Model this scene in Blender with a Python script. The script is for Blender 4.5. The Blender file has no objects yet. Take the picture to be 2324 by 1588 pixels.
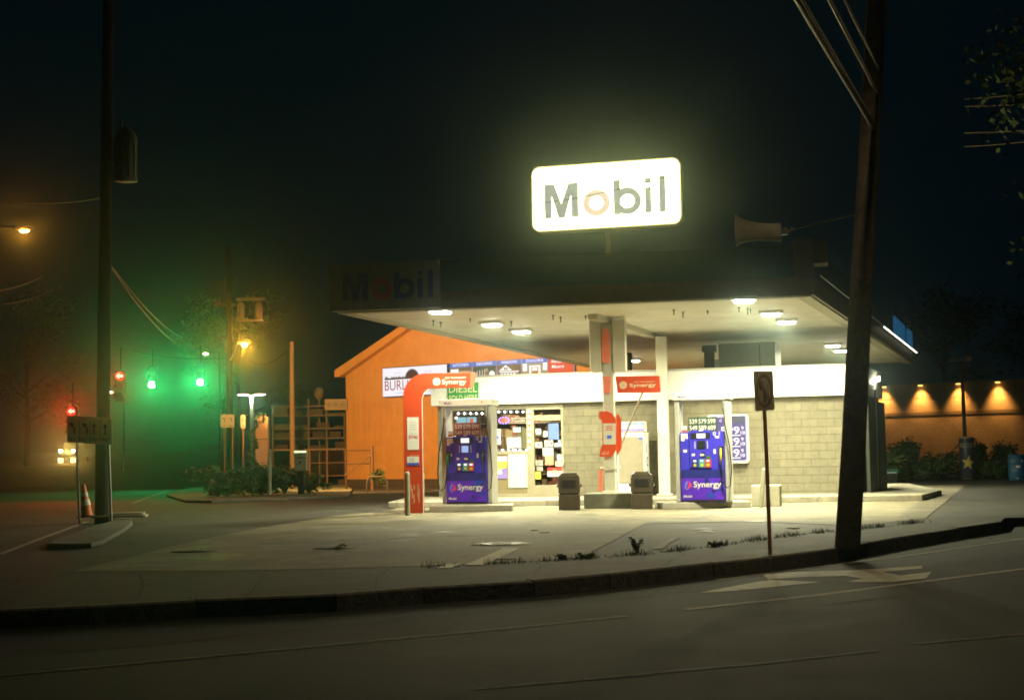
import bpy, math, random
from mathutils import Vector, Matrix
R = math.radians
random.seed(7)
scene = bpy.context.scene
col = scene.collection

# ------------------------------------------------------------------ camera
F0, U0, V0, YH, CH, ROLL = 3400.0, 1162.0, 794.0, 1036.0, 1.2, 0.017
PITCH = math.atan((YH - V0) / F0)
cam = bpy.data.objects.new('camera', bpy.data.cameras.new('camera'))
col.objects.link(cam)
cam.data.sensor_width = 36
cam.data.lens = F0 / 2324 * 36
cam.data.clip_start = 0.05
cam.data.clip_end = 2000
CAMROT = Matrix.Rotation(math.pi / 2 + PITCH, 3, 'X') @ Matrix.Rotation(-ROLL, 3, 'Z')
CAMLOC = Vector((0, 0, CH))
cam.matrix_world = Matrix.Translation(CAMLOC) @ CAMROT.to_4x4()
scene.camera = cam
scene.render.resolution_x, scene.render.resolution_y = 1024, 699

# ------------------------------------------------------------------ world, night sky
w = bpy.data.worlds.new('World'); scene.world = w; w.use_nodes = True
nt = w.node_tree; nt.nodes.clear()
sky = nt.nodes.new('ShaderNodeTexSky'); sky.sky_type = 'NISHITA'; sky.sun_disc = False
sky.sun_elevation = R(-6); sky.sun_rotation = R(200)
mixc = nt.nodes.new('ShaderNodeMix'); mixc.data_type = 'RGBA'; mixc.inputs[0].default_value = 0.92
mixc.inputs[7].default_value = (0.010, 0.055, 0.085, 1)
bg = nt.nodes.new('ShaderNodeBackground'); bg.inputs[1].default_value = 0.05
wo = nt.nodes.new('ShaderNodeOutputWorld')
nt.links.new(sky.outputs[0], mixc.inputs[6]); nt.links.new(mixc.outputs[2], bg.inputs[0]); nt.links.new(bg.outputs[0], wo.inputs[0])
moon = bpy.data.objects.new('moonlight', bpy.data.lights.new('moonlight', 'SUN'))
moon.data.energy = 0.004; moon.data.angle = R(0.5); moon.data.color = (0.75, 0.85, 1.0)
moon.rotation_euler = (R(50), 0, R(200)); col.objects.link(moon)

vs = scene.view_settings
scene.display_settings.display_device = 'sRGB'
vs.view_transform = 'Standard'; vs.look = 'None'; vs.exposure = 0.0; vs.gamma = 1.0; vs.use_curve_mapping = False
scene.render.engine = 'CYCLES'
cy = scene.cycles
cy.use_denoising = True; cy.denoising_prefilter = 'ACCURATE'
cy.pixel_filter_type = 'GAUSSIAN'; cy.filter_width = 2.0
cy.max_bounces = 6; cy.diffuse_bounces = 3; cy.glossy_bounces = 2; cy.transmission_bounces = 4
cy.transparent_max_bounces = 12; cy.volume_bounces = 0
cy.sample_clamp_indirect = 4.0
cy.caustics_reflective = False; cy.caustics_refractive = False

# ------------------------------------------------------------------ projection helpers
def ray(u, v):
    d = CAMROT @ Vector(((u - U0) / F0, -(v - V0) / F0, -1.0))
    return d
def G(u, v, z=0.0):
    d = ray(u, v); t = (z - CH) / d.z
    p = CAMLOC + d * t
    return Vector((p.x, p.y, z))
def at(u, v, Y):
    d = ray(u, v); return CAMLOC + d * (Y / d.y)
class Fr:
    """a vertical working plane: origin on the ground, yaw about z; local x along it, y behind it"""
    def __init__(s, o, yaw):
        s.o = Vector((o[0], o[1], o[2] if len(o) > 2 else 0.0)); s.yaw = yaw
        s.e1 = Vector((math.cos(yaw), math.sin(yaw), 0)); s.e2 = Vector((-math.sin(yaw), math.cos(yaw), 0))
    def hit(s, u, v, off=0.0):
        d = ray(u, v); t = ((s.o - CAMLOC).dot(s.e2) + off) / d.dot(s.e2)
        p = CAMLOC + d * t - s.o
        return p.dot(s.e1), p.z
    def w(s, x, y, z): return s.o + s.e1 * x + s.e2 * y + Vector((0, 0, z))
    def rect(s, u0, v0, u1, v1, off=0.0):
        a = s.hit(u0, v0, off); b = s.hit(u1, v1, off)
        return a[0], b[0], b[1], a[1]           # x0,x1,z0,z1
PSI = -R(15.6)

# ------------------------------------------------------------------ materials
MATS = {}
def mat(name, c, rough=0.6, metal=0.0, em=None, es=0.0, vary=0.12, vs_=6.0, bump=0.0, bs=40.0, spec=0.4):
    if name in MATS: return MATS[name]
    m = bpy.data.materials.new(name); m.use_nodes = True; MATS[name] = m
    n = m.node_tree; b = n.nodes['Principled BSDF']
    b.inputs['Roughness'].default_value = rough; b.inputs['Metallic'].default_value = metal
    b.inputs['Specular IOR Level'].default_value = spec
    tc = n.nodes.new('ShaderNodeTexCoord')
    if vary > 0:
        ns = n.nodes.new('ShaderNodeTexNoise'); ns.inputs['Scale'].default_value = vs_; ns.inputs['Detail'].default_value = 5; ns.inputs['Roughness'].default_value = 0.65
        n.links.new(tc.outputs['Object'], ns.inputs['Vector'])
        rp = n.nodes.new('ShaderNodeValToRGB')
        rp.color_ramp.elements[0].position = 0.3; rp.color_ramp.elements[1].position = 0.72
        rp.color_ramp.elements[0].color = [x * (1 - vary) for x in c] + [1]
        rp.color_ramp.elements[1].color = [min(1, x * (1 + vary)) for x in c] + [1]
        n.links.new(ns.outputs['Fac'], rp.inputs[0]); n.links.new(rp.outputs[0], b.inputs['Base Color'])
    else:
        b.inputs['Base Color'].default_value = (*c, 1)
    if bump > 0:
        n2 = n.nodes.new('ShaderNodeTexNoise'); n2.inputs['Scale'].default_value = bs; n2.inputs['Detail'].default_value = 4
        bp = n.nodes.new('ShaderNodeBump'); bp.inputs['Strength'].default_value = bump; bp.inputs['Distance'].default_value = 0.02
        n.links.new(tc.outputs['Object'], n2.inputs['Vector']); n.links.new(n2.outputs['Fac'], bp.inputs['Height']); n.links.new(bp.outputs[0], b.inputs['Normal'])
    if em:
        b.inputs['Emission Color'].default_value = (*em, 1); b.inputs['Emission Strength'].default_value = es
    return m
def em(name, c, s): return mat(name, (0.03, 0.03, 0.03), 0.5, em=c, es=s, vary=0)

def ground_mat(name, c, c2, big=0.35, fine=60.0, rough=0.85, bump=0.4, stains=None, joints=None, streak=None):
    m = bpy.data.materials.new(name); m.use_nodes = True; n = m.node_tree; b = n.nodes['Principled BSDF']
    L = n.links.new
    tc = n.nodes.new('ShaderNodeTexCoord')
    mp = n.nodes.new('ShaderNodeMapping'); L(tc.outputs['Object'], mp.inputs['Vector'])
    if streak: mp.inputs['Rotation'].default_value = (0, 0, streak); 
    a = n.nodes.new('ShaderNodeTexNoise'); a.inputs['Scale'].default_value = big; a.inputs['Detail'].default_value = 8; a.inputs['Roughness'].default_value = 0.7
    L(mp.outputs[0], a.inputs['Vector'])
    r = n.nodes.new('ShaderNodeValToRGB'); r.color_ramp.elements[0].position = 0.40; r.color_ramp.elements[1].position = 0.62
    r.color_ramp.elements[0].color = (*c, 1); r.color_ramp.elements[1].color = (*c2, 1); L(a.outputs['Fac'], r.inputs[0])
    f = n.nodes.new('ShaderNodeTexNoise'); f.inputs['Scale'].default_value = fine*.22; f.inputs['Detail'].default_value = 10; f.inputs['Roughness'].default_value = .85
    L(mp.outputs[0], f.inputs['Vector'])
    mul = n.nodes.new('ShaderNodeMix'); mul.data_type = 'RGBA'; mul.blend_type = 'OVERLAY'; mul.inputs[0].default_value = 1.0
    L(r.outputs[0], mul.inputs[6]); L(f.outputs['Fac'], mul.inputs[7])
    out = mul.outputs[2]
    # stains: oily blotches
    st = n.nodes.new('ShaderNodeTexNoise'); st.inputs['Scale'].default_value = 0.7; st.inputs['Detail'].default_value = 8; st.inputs['Distortion'].default_value = 0.6
    L(mp.outputs[0], st.inputs['Vector'])
    sr = n.nodes.new('ShaderNodeValToRGB'); sr.color_ramp.elements[0].position = 0.50; sr.color_ramp.elements[1].position = 0.66
    sr.color_ramp.elements[0].color = (0, 0, 0, 1); sr.color_ramp.elements[1].color = (1, 1, 1, 1); L(st.outputs['Fac'], sr.inputs[0])
    sm = n.nodes.new('ShaderNodeMath'); sm.operation = 'MULTIPLY'; sm.inputs[1].default_value = 0.6 if stains is None else stains; L(sr.outputs[0], sm.inputs[0])
    mx = n.nodes.new('ShaderNodeMix'); mx.data_type = 'RGBA'; mx.inputs[7].default_value = (*[x * 0.35 for x in c], 1)
    L(sm.outputs[0], mx.inputs[0]); L(out, mx.inputs[6]); out = mx.outputs[2]
    # cracks
    vo = n.nodes.new('ShaderNodeTexVoronoi'); vo.feature = 'DISTANCE_TO_EDGE'; vo.inputs['Scale'].default_value = 0.22
    dn = n.nodes.new('ShaderNodeTexNoise'); dn.inputs['Scale'].default_value = 1.3; dn.inputs['Detail'].default_value = 5; L(mp.outputs[0], dn.inputs['Vector'])
    dm = n.nodes.new('ShaderNodeMix'); dm.data_type = 'RGBA'; dm.blend_type = 'ADD'; dm.inputs[0].default_value = 0.9
    L(mp.outputs[0], dm.inputs[6]); L(dn.outputs['Color'], dm.inputs[7]); L(dm.outputs[2], vo.inputs['Vector'])
    cr = n.nodes.new('ShaderNodeValToRGB'); cr.color_ramp.elements[0].position = 0.0; cr.color_ramp.elements[1].position = 0.006
    cr.color_ramp.elements[0].color = (0.35, 0.35, 0.35, 1); cr.color_ramp.elements[1].color = (1, 1, 1, 1); L(vo.outputs['Distance'], cr.inputs[0])
    cm = n.nodes.new('ShaderNodeMix'); cm.data_type = 'RGBA'; cm.blend_type = 'MULTIPLY'; cm.inputs[0].default_value = 0.8
    L(out, cm.inputs[6]); L(cr.outputs[0], cm.inputs[7]); out = cm.outputs[2]
    if joints:
        br = n.nodes.new('ShaderNodeTexBrick'); br.offset = 0; br.inputs['Scale'].default_value = 1.0
        br.inputs['Brick Width'].default_value = joints; br.inputs['Row Height'].default_value = joints; br.inputs['Mortar Size'].default_value = 0.018
        br.inputs['Color1'].default_value = (1, 1, 1, 1); br.inputs['Color2'].default_value = (0.9, 0.9, 0.9, 1); br.inputs['Mortar'].default_value = (0.5, 0.5, 0.5, 1)
        jm = n.nodes.new('ShaderNodeMapping'); jm.inputs['Rotation'].default_value = (0, 0, -PSI); L(tc.outputs['Object'], jm.inputs['Vector']); L(jm.outputs[0], br.inputs['Vector'])
        cj = n.nodes.new('ShaderNodeMix'); cj.data_type = 'RGBA'; cj.blend_type = 'MULTIPLY'; cj.inputs[0].default_value = 0.8
        L(out, cj.inputs[6]); L(br.outputs['Color'], cj.inputs[7]); out = cj.outputs[2]
    L(out, b.inputs['Base Color'])
    rr = n.nodes.new('ShaderNodeMapRange'); rr.inputs['To Min'].default_value = rough - 0.2; rr.inputs['To Max'].default_value = min(1, rough + 0.1)
    L(a.outputs['Fac'], rr.inputs['Value']); L(rr.outputs[0], b.inputs['Roughness'])
    bp = n.nodes.new('ShaderNodeBump'); bp.inputs['Strength'].default_value = bump; bp.inputs['Distance'].default_value = 0.01
    L(f.outputs['Fac'], bp.inputs['Height']); L(bp.outputs[0], b.inputs['Normal'])
    return m

def brick_mat(name, c, c2, mort, bw, bh, ms, bump=0.6):
    m = bpy.data.materials.new(name); m.use_nodes = True; n = m.node_tree; b = n.nodes['Principled BSDF']; L = n.links.new
    tc = n.nodes.new('ShaderNodeTexCoord'); sp = n.nodes.new('ShaderNodeSeparateXYZ'); cb = n.nodes.new('ShaderNodeCombineXYZ')
    ad = n.nodes.new('ShaderNodeMath'); ad.operation = 'ADD'
    L(tc.outputs['Object'], sp.inputs[0]); L(sp.outputs[0], ad.inputs[0]); L(sp.outputs[1], ad.inputs[1]); L(ad.outputs[0], cb.inputs[0]); L(sp.outputs[2], cb.inputs[1])
    br = n.nodes.new('ShaderNodeTexBrick'); br.inputs['Scale'].default_value = 1; br.inputs['Brick Width'].default_value = bw; br.inputs['Row Height'].default_value = bh
    br.inputs['Mortar Size'].default_value = ms; br.inputs['Mortar Smooth'].default_value = 0.2; br.inputs['Bias'].default_value = -0.2
    br.inputs['Color1'].default_value = (*c, 1); br.inputs['Color2'].default_value = (*c2, 1); br.inputs['Mortar'].default_value = (*mort, 1)
    L(cb.outputs[0], br.inputs['Vector'])
    ns = n.nodes.new('ShaderNodeTexNoise'); ns.inputs['Scale'].default_value = 3.5; ns.inputs['Detail'].default_value = 10; ns.inputs['Roughness'].default_value = .75
    L(tc.outputs['Object'], ns.inputs['Vector'])
    mx = n.nodes.new('ShaderNodeMix'); mx.data_type = 'RGBA'; mx.blend_type = 'OVERLAY'; mx.inputs[0].default_value = 0.6
    L(br.outputs['Color'], mx.inputs[6]); L(ns.outputs['Fac'], mx.inputs[7]); L(mx.outputs[2], b.inputs['Base Color'])
    hs = n.nodes.new('ShaderNodeMath'); hs.operation = 'MULTIPLY_ADD'; hs.inputs[1].default_value = -1.6; L(br.outputs['Fac'], hs.inputs[0]); L(ns.outputs['Fac'], hs.inputs[2])
    bp = n.nodes.new('ShaderNodeBump'); bp.inputs['Strength'].default_value = bump; bp.inputs['Distance'].default_value = 0.015
    L(hs.outputs[0], bp.inputs['Height']); L(bp.outputs[0], b.inputs['Normal']); b.inputs['Roughness'].default_value = 0.9
    return m
def rib_mat(name, c, per, axis=0, bump=0.6, rough=0.5, vary=0.15):
    m = mat(name, c, rough, vary=vary, vs_=1.5); n = m.node_tree; L = n.links.new; b = n.nodes['Principled BSDF']
    tc = n.nodes.new('ShaderNodeTexCoord'); wv = n.nodes.new('ShaderNodeTexWave'); wv.wave_type = 'BANDS'; wv.bands_direction = 'XYZ'[axis]
    wv.inputs['Scale'].default_value = 0.314 / per; wv.inputs['Distortion'].default_value = 0
    L(tc.outputs['Object'], wv.inputs['Vector']); bp = n.nodes.new('ShaderNodeBump'); bp.inputs['Strength'].default_value = bump; bp.inputs['Distance'].default_value = 0.02
    L(wv.outputs['Fac'], bp.inputs['Height']); L(bp.outputs[0], b.inputs['Normal'])
    return m

# ------------------------------------------------------------------ mesh builder
class MB:
    def __init__(s): s.v = []; s.f = []; s.m = []; s.sm = []
    def add(s, vs, fs, m=0, smooth=False):
        o = len(s.v); s.v += [tuple(p) for p in vs]
        for f in fs: s.f.append([i + o for i in f]); s.m.append(m); s.sm.append(smooth)
        return s
    def box(s, x0, x1, y0, y1, z0, z1, m=0):
        if x0 > x1: x0, x1 = x1, x0
        if y0 > y1: y0, y1 = y1, y0
        if z0 > z1: z0, z1 = z1, z0
        return s.add([(x0,y0,z0),(x1,y0,z0),(x1,y1,z0),(x0,y1,z0),(x0,y0,z1),(x1,y0,z1),(x1,y1,z1),(x0,y1,z1)],
              [(3,2,1,0),(4,5,6,7),(0,1,5,4),(1,2,6,5),(2,3,7,6),(3,0,4,7)], m)
    def xz(s, poly, y0, y1, m=0):          # polygon in the xz plane, extruded along y
        n = len(poly)
        area = sum(poly[i][0]*poly[(i+1)%n][1]-poly[(i+1)%n][0]*poly[i][1] for i in range(n))
        if area < 0: poly = poly[::-1]
        vs = [(x, y0, z) for x, z in poly] + [(x, y1, z) for x, z in poly]
        return s.add(vs, [tuple(range(n)), tuple(range(2*n-1, n-1, -1))] + [(i, i+n, (i+1)%n+n, (i+1)%n) for i in range(n)], m)
    def xy(s, poly, z0, z1, m=0):
        n = len(poly)
        area = sum(poly[i][0]*poly[(i+1)%n][1]-poly[(i+1)%n][0]*poly[i][1] for i in range(n))
        if area < 0: poly = poly[::-1]
        vs = [(p[0], p[1], z0) for p in poly] + [(p[0], p[1], z1) for p in poly]
        return s.add(vs, [tuple(range(n-1, -1, -1)), tuple(range(n, 2*n))] + [(i, (i+1)%n, (i+1)%n+n, i+n) for i in range(n)], m)
    def ring(s, cx, cz, ro, ri, y0, y1, m=0, n=40, sx=1.0, a0=0, a1=2*math.pi):
        full = abs(a1-a0-2*math.pi) < 1e-6
        k = n if full else n+1
        P = [(math.cos(a0+(a1-a0)*i/n), math.sin(a0+(a1-a0)*i/n)) for i in range(k)]
        vs = []
        for y in (y0, y1):
            for r in (ro, ri): vs += [(cx+c*r*sx, y, cz+d*r) for c, d in P]
        fs = []
        for i in range(n):
            j = (i+1) % k
            fs += [(k+i, k+j, j, i)[::-1] if 0 else (i, j, k+j, k+i), (2*k+j, 2*k+i, 3*k+i, 3*k+j), (j, i, 2*k+i, 2*k+j), (k+i, k+j, 3*k+j, 3*k+i)]
        return s.add(vs, fs, m)
    def disc(s, cx, cz, r, y0, y1, m=0, n=28, sx=1.0):
        return s.xz([(cx+math.cos(2*math.pi*i/n)*r*sx, cz+math.sin(2*math.pi*i/n)*r) for i in range(n)], y0, y1, m)
    def rrect(s, x0, x1, z0, z1, r, y0, y1, m=0, k=6):
        return s.xz(rr(x0, x1, z0, z1, r, k), y0, y1, m)
    def tube(s, pts, r, n=8, m=0, cap=True):
        pts = [Vector(p) for p in pts]; rs = r if isinstance(r, (list, tuple)) else [r]*len(pts)
        o = []; up = None
        for i, p in enumerate(pts):
            t = (pts[min(i+1, len(pts)-1)] - pts[max(i-1, 0)]).normalized()
            if up is None:
                up = Vector((0,0,1)) if abs(t.z) < 0.9 else Vector((1,0,0))
            a = (up - t*up.dot(t)).normalized(); b = t.cross(a); up = a
            o += [p + (a*math.cos(2*math.pi*k/n) + b*math.sin(2*math.pi*k/n))*rs[i] for k in range(n)]
        fs = [(i*n+k, i*n+(k+1)%n, (i+1)*n+(k+1)%n, (i+1)*n+k) for i in range(len(pts)-1) for k in range(n)]
        s.add(o, fs, m, True)
        if cap: s.add(o[:n], [tuple(range(n-1,-1,-1))], m); s.add(o[-n:], [tuple(range(n))], m)
        return s
    def ball(s, c, r, m=0, n=10, k=7, sc=(1,1,1)):
        vs = []; c = Vector(c)
        for i in range(k+1):
            th = math.pi*i/k
            for j in range(n):
                ph = 2*math.pi*j/n; vs.append((c.x+r*sc[0]*math.sin(th)*math.cos(ph), c.y+r*sc[1]*math.sin(th)*math.sin(ph), c.z+r*sc[2]*math.cos(th)))
        return s.add(vs, [(i*n+j, (i+1)*n+j, (i+1)*n+(j+1)%n, i*n+(j+1)%n) for i in range(k) for j in range(n)], m, True)
    def lathe(s, prof, c=(0,0,0), n=20, m=0):
        vs = [(c[0]+r*math.cos(2*math.pi*j/n), c[1]+r*math.sin(2*math.pi*j/n), c[2]+z) for r, z in prof for j in range(n)]
        return s.add(vs, [(i*n+j, i*n+(j+1)%n, (i+1)*n+(j+1)%n, (i+1)*n+j) for i in range(len(prof)-1) for j in range(n)], m, True)
    def text(s, body, x0, x1, z0, z1, y, t=0.004, m=0, shear=0.0, off=0.008, space=1.0):
        c = bpy.data.curves.new('txt', 'FONT'); c.body = body; c.offset = off; c.space_character = space; c.resolution_u = 3
        ob = bpy.data.objects.new('txt', c); me = bpy.data.meshes.new_from_object(ob)
        V = [(v.co.x, v.co.y) for v in me.vertices]
        if V:
            ax, bx = min(p[0] for p in V), max(p[0] for p in V); az, bz = min(p[1] for p in V), max(p[1] for p in V)
            sx = (x1-x0)/(bx-ax); sz = (z1-z0)/(bz-az)
            Q = [(x0+(p[0]-ax)*sx+shear*(p[1]-az)*sz, y-t, z0+(p[1]-az)*sz) for p in V]
            s.add(Q, [tuple(p.vertices) for p in me.polygons], m)
        bpy.data.objects.remove(ob); bpy.data.curves.remove(c); bpy.data.meshes.remove(me)
        return s
    def build(s, name, mats, parent=None, bev=0.0):
        me = bpy.data.meshes.new(name); me.from_pydata(s.v, [], s.f)
        if not isinstance(mats, (list, tuple)): mats = [mats]
        for q in mats: me.materials.append(q)
        for p, i, k in zip(me.polygons, s.m, s.sm): p.material_index = i; p.use_smooth = k
        me.update()
        o = bpy.data.objects.new(name, me); col.objects.link(o)
        if parent: o.parent = parent
        if bev:
            b = o.modifiers.new('b', 'BEVEL'); b.width = bev; b.segments = 2; b.limit_method = 'ANGLE'
        return o
def rr(x0, x1, z0, z1, r, k=6):
    P = []
    for cx, cz, a in ((x1-r, z1-r, 0), (x0+r, z1-r, 90), (x0+r, z0+r, 180), (x1-r, z0+r, 270)):
        for i in range(k+1):
            t = R(a + 90*i/k); P.append((cx+r*math.cos(t), cz+r*math.sin(t)))
    return P
def tag(o, label, cat, group=None):
    o['label'] = label; o['category'] = cat
    if group: o['group'] = group
    return o
def thing(name, label, cat, loc=(0,0,0), yaw=0, group=None):
    o = bpy.data.objects.new(name, None); col.objects.link(o); o.location = loc; o.rotation_euler = (0, 0, yaw)
    return tag(o, label, cat, group)
def struct(o, kind='structure'): o['kind'] = kind; return o
def put(o, loc, yaw=0): o.location = loc; o.rotation_euler = (0, 0, yaw); return o
def lamp(kind, loc, energy, color, size=0.1, parent=None, name='lamp_light', rot=None, spot=None, blend=0.5, size_y=None, spread=180):
    d = bpy.data.lights.new(name, kind); d.energy = energy; d.color = color
    if kind == 'AREA':
        d.size = size; d.spread = R(spread)
        if size_y: d.shape = 'RECTANGLE'; d.size_y = size_y
    else: d.shadow_soft_size = size
    if kind == 'SPOT': d.spot_size = spot; d.spot_blend = blend
    o = bpy.data.objects.new(name, d); col.objects.link(o); o.location = loc
    if rot: o.rotation_euler = rot
    if parent: o.parent = parent
    return o

# ------------------------------------------------------------------ palette
WHITE = mat('white_paint', (0.72, 0.72, 0.68), 0.5, vary=0.06, vs_=1.2)
BRWHITE = mat('fascia_white', (0.86, 0.87, 0.86), 0.45, vary=0.05, vs_=0.8)
GREY = mat('grey_metal', (0.30, 0.30, 0.28), 0.45, 0.3)
LGREY = mat('light_grey_metal', (0.45, 0.45, 0.42), 0.5, 0.2)
STEEL = mat('galvanised_steel', (0.36, 0.36, 0.34), 0.4, 0.7)
DARK = mat('dark_metal', (0.03, 0.03, 0.03), 0.5, 0.2)
BLACK = mat('black_plastic', (0.02, 0.02, 0.02), 0.4)
RUBBER = mat('hose_rubber', (0.018, 0.018, 0.018), 0.5)
CANDARK = mat('brown_plastic_can', (0.07, 0.055, 0.04), 0.4, vary=0.25)
ORANGE = mat('orange_red_paint', (0.60, 0.065, 0.018), 0.42, vary=0.08, vs_=2)
ORANGEP = mat('faded_orange_vinyl', (0.75, 0.20, 0.12), 0.5)
PUMPBLUE = mat('pump_indigo', (0.05, 0.04, 0.60), 0.35, vary=0.1, vs_=3)
PUMPPURP = mat('pump_violet', (0.10, 0.025, 0.60), 0.35, vary=0.25, vs_=3)
PUMPDEEP = mat('pump_deep_blue', (0.02, 0.025, 0.22), 0.35, vary=0.3, vs_=5)
LETTER = mat('white_lettering', (0.8, 0.8, 0.78), 0.5, vary=0)
CONC = mat('concrete', (0.36, 0.34, 0.29), 0.85, vary=0.2, vs_=3, bump=0.4, bs=30)
CONCD = mat('dark_concrete', (0.17, 0.17, 0.13), 0.9, vary=0.3, vs_=3, bump=0.4, bs=30)
KERBM = mat('kerb_granite', (0.13, 0.125, 0.10), 0.85, vary=0.5, vs_=9, bump=0.5, bs=25)
WOODP = mat('weathered_pole_wood', (0.085, 0.072, 0.052), 0.9, vary=0.5, vs_=7, bump=0.6, bs=18)
PAPER = mat('white_paper', (0.75, 0.75, 0.72), 0.7, vary=0.03)
RED = mat('red_print', (0.65, 0.05, 0.04), 0.5, vary=0.05)
BLUE = mat('blue_print', (0.06, 0.12, 0.6), 0.5, vary=0.05)
LBLUE = mat('light_blue_print', (0.35, 0.55, 0.7), 0.5, vary=0.05)
GREEN = mat('green_sign_paint', (0.03, 0.28, 0.06), 0.5, vary=0.06)
YGREEN = mat('yellow_green_print', (0.5, 0.58, 0.05), 0.5, vary=0.05)
CREAM = mat('cream_lettering', (0.75, 0.7, 0.5), 0.6, vary=0.04)
YELLOW = mat('yellow_plastic', (0.55, 0.5, 0.04), 0.5, vary=0.1)
TAN = mat('aged_sign_face', (0.6, 0.47, 0.26), 0.6, vary=0.2, vs_=8)
RUST = mat('rusty_post', (0.42, 0.20, 0.09), 0.7, vary=0.3, vs_=9)
LEAF = mat('leaf_green', (0.045, 0.085, 0.02), 0.6, vary=0.4, vs_=2)
LEAF2 = mat('leaf_light', (0.09, 0.16, 0.035), 0.6, vary=0.4, vs_=3)
BARK = mat('bark', (0.07, 0.05, 0.035), 0.9, vary=0.3)
LINE = mat('road_paint', (0.62, 0.60, 0.48), 0.7, vary=0.35, vs_=9)

# ================================================================== SETTING
ASPH = ground_mat('asphalt_lot', (0.024, 0.025, 0.021), (0.055, 0.054, 0.042), big=1.3, fine=55)
ROADM = ground_mat('asphalt_road', (0.016, 0.019, 0.017), (0.040, 0.045, 0.038), big=1.1, bump=.9, fine=70, stains=0.25)
PADM = ground_mat('forecourt_concrete', (0.125, 0.110, 0.068), (0.27, 0.24, 0.155), big=1.2, fine=40, joints=4.2, stains=0.5, bump=0.25)
WALKM = ground_mat('pavement_slab', (0.032, 0.031, 0.025), (0.072, 0.068, 0.052), big=1.4, fine=45, joints=1.5)

kerb_top = [(-400,1400),(0,1385),(200,1376),(446,1362),(761,1349),(959,1333),(1210,1318),(1380,1303),(1617,1277),(1752,1263),(1895,1245),(2044,1219),(2178,1198),(2269,1185)]
KT = [G(u, v, 0) for u, v in kerb_top]
KT = [KT[0] + (KT[0]-KT[1]).normalized()*40] + KT
back = [Vector((60, 40, 0)), Vector((400, 120, 0)), Vector((400, 700, 0)), Vector((-400, 700, 0)), Vector((-400, KT[0].y, 0))]
me = MB(); me.xy([(p.x, p.y) for p in [*KT, Vector((KT[-1].x+.6, KT[-1].y+1.6,0)), *back]], -0.3, 0.0)
struct(me.build('ground', ASPH))
me = MB(); me.add([(-400,-60,-.15),(400,-60,-.15),(400,200,-.15),(-400,200,-.15)], [(0,1,2,3)])
struct(me.build('road', ROADM))
# kerb stones along the pavement edge
def offs(pts, d):
    out = []
    for i, p in enumerate(pts):
        t = (pts[min(i+1, len(pts)-1)] - pts[max(i-1, 0)]).normalized(); out.append(p + Vector((-t.y, t.x, 0))*d)
    return out
me = MB()
fr_, bk_ = offs(KT, -0.02), offs(KT, 0.14)
prof = lambda i: [fr_[i] + Vector((0,0,-.149)), fr_[i] + Vector((0,0,-.01)), fr_[i]+(bk_[i]-fr_[i])*.15+Vector((0,0,.008)), bk_[i] + Vector((0,0,.008)), bk_[i]+Vector((0,0,-.1))]
for i in range(len(KT)-1):
    n = max(1, int((KT[i+1]-KT[i]).length/1.1))
    for k in range(n):
        a, b = k/n + .006, (k+1)/n - .006
        P0 = [p*(1-a)+q*a for p, q in zip(prof(i), prof(i+1))]; P1 = [p*(1-b)+q*b for p, q in zip(prof(i), prof(i+1))]
        j = Vector((0, 0, random.uniform(-.006, .006))); P0 = [p + j for p in P0]; P1 = [p + j for p in P1]
        me.add(P0+P1, [(0,5,6,1),(1,6,7,2),(2,7,8,3),(3,8,9,4),(0,1,2,3,4),(9,8,7,6,5)])
struct(me.build('kerb', KERBM))
# pavement between kerb and forecourt
pb = [(-400,1305),(165,1297),(446,1296),(700,1292),(959,1284),(1210,1273),(1450,1258),(1593,1242),(1895,1203),(1948,1198),(2097,1178)]
PB = [G(u, v, .004) for u, v in pb]
KB = [Vector((p.x, p.y, .004)) for p in bk_[1:]]
me = MB(); poly = [(p.x, p.y) for p in KB] + [(p.x, p.y) for p in reversed(PB)]
me.add([(x, y, .004) for x, y in poly], [tuple(range(len(poly)))]); struct(me.build('pavement', WALKM))
def sheet(name, pts, z, m, kind=True):
    me = MB(); P = [G(u, v, z) for u, v in pts]
    area = sum(P[i].x*P[(i+1)%len(P)].y-P[(i+1)%len(P)].x*P[i].y for i in range(len(P)))
    if area < 0: P = P[::-1]
    me.add(P, [tuple(range(len(P)))]); o = me.build(name, m)
    return struct(o) if kind else o
sheet('forecourt', [(165,1296),(446,1226),(584,1198),(758,1170),(885,1158),(1000,1112),(2192,1100),(2100,1176),(1948,1192),(1700,1182),(1464,1187),(1320,1264),(1210,1272),(959,1283),(700,1291),(446,1295)], .008, PADM)
# ribbed concrete apron by the right end
me = MB()
A0, A1, B1, B0 = G(2040,1172,.012), G(2105,1174,.012), G(2190,1102,.012), G(2130,1102,.012)
for k in range(9):
    t0, t1 = k/9, (k+.55)/9
    q = [A0.lerp(A1,t0), A0.lerp(A1,t1), B0.lerp(B1,t1), B0.lerp(B1,t0)]
    me.add(q, [(0,1,2,3)])
struct(me.build('ramp', ground_mat('ribbed_concrete', (.13,.12,.09), (.18,.165,.13), fine=30)))
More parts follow.
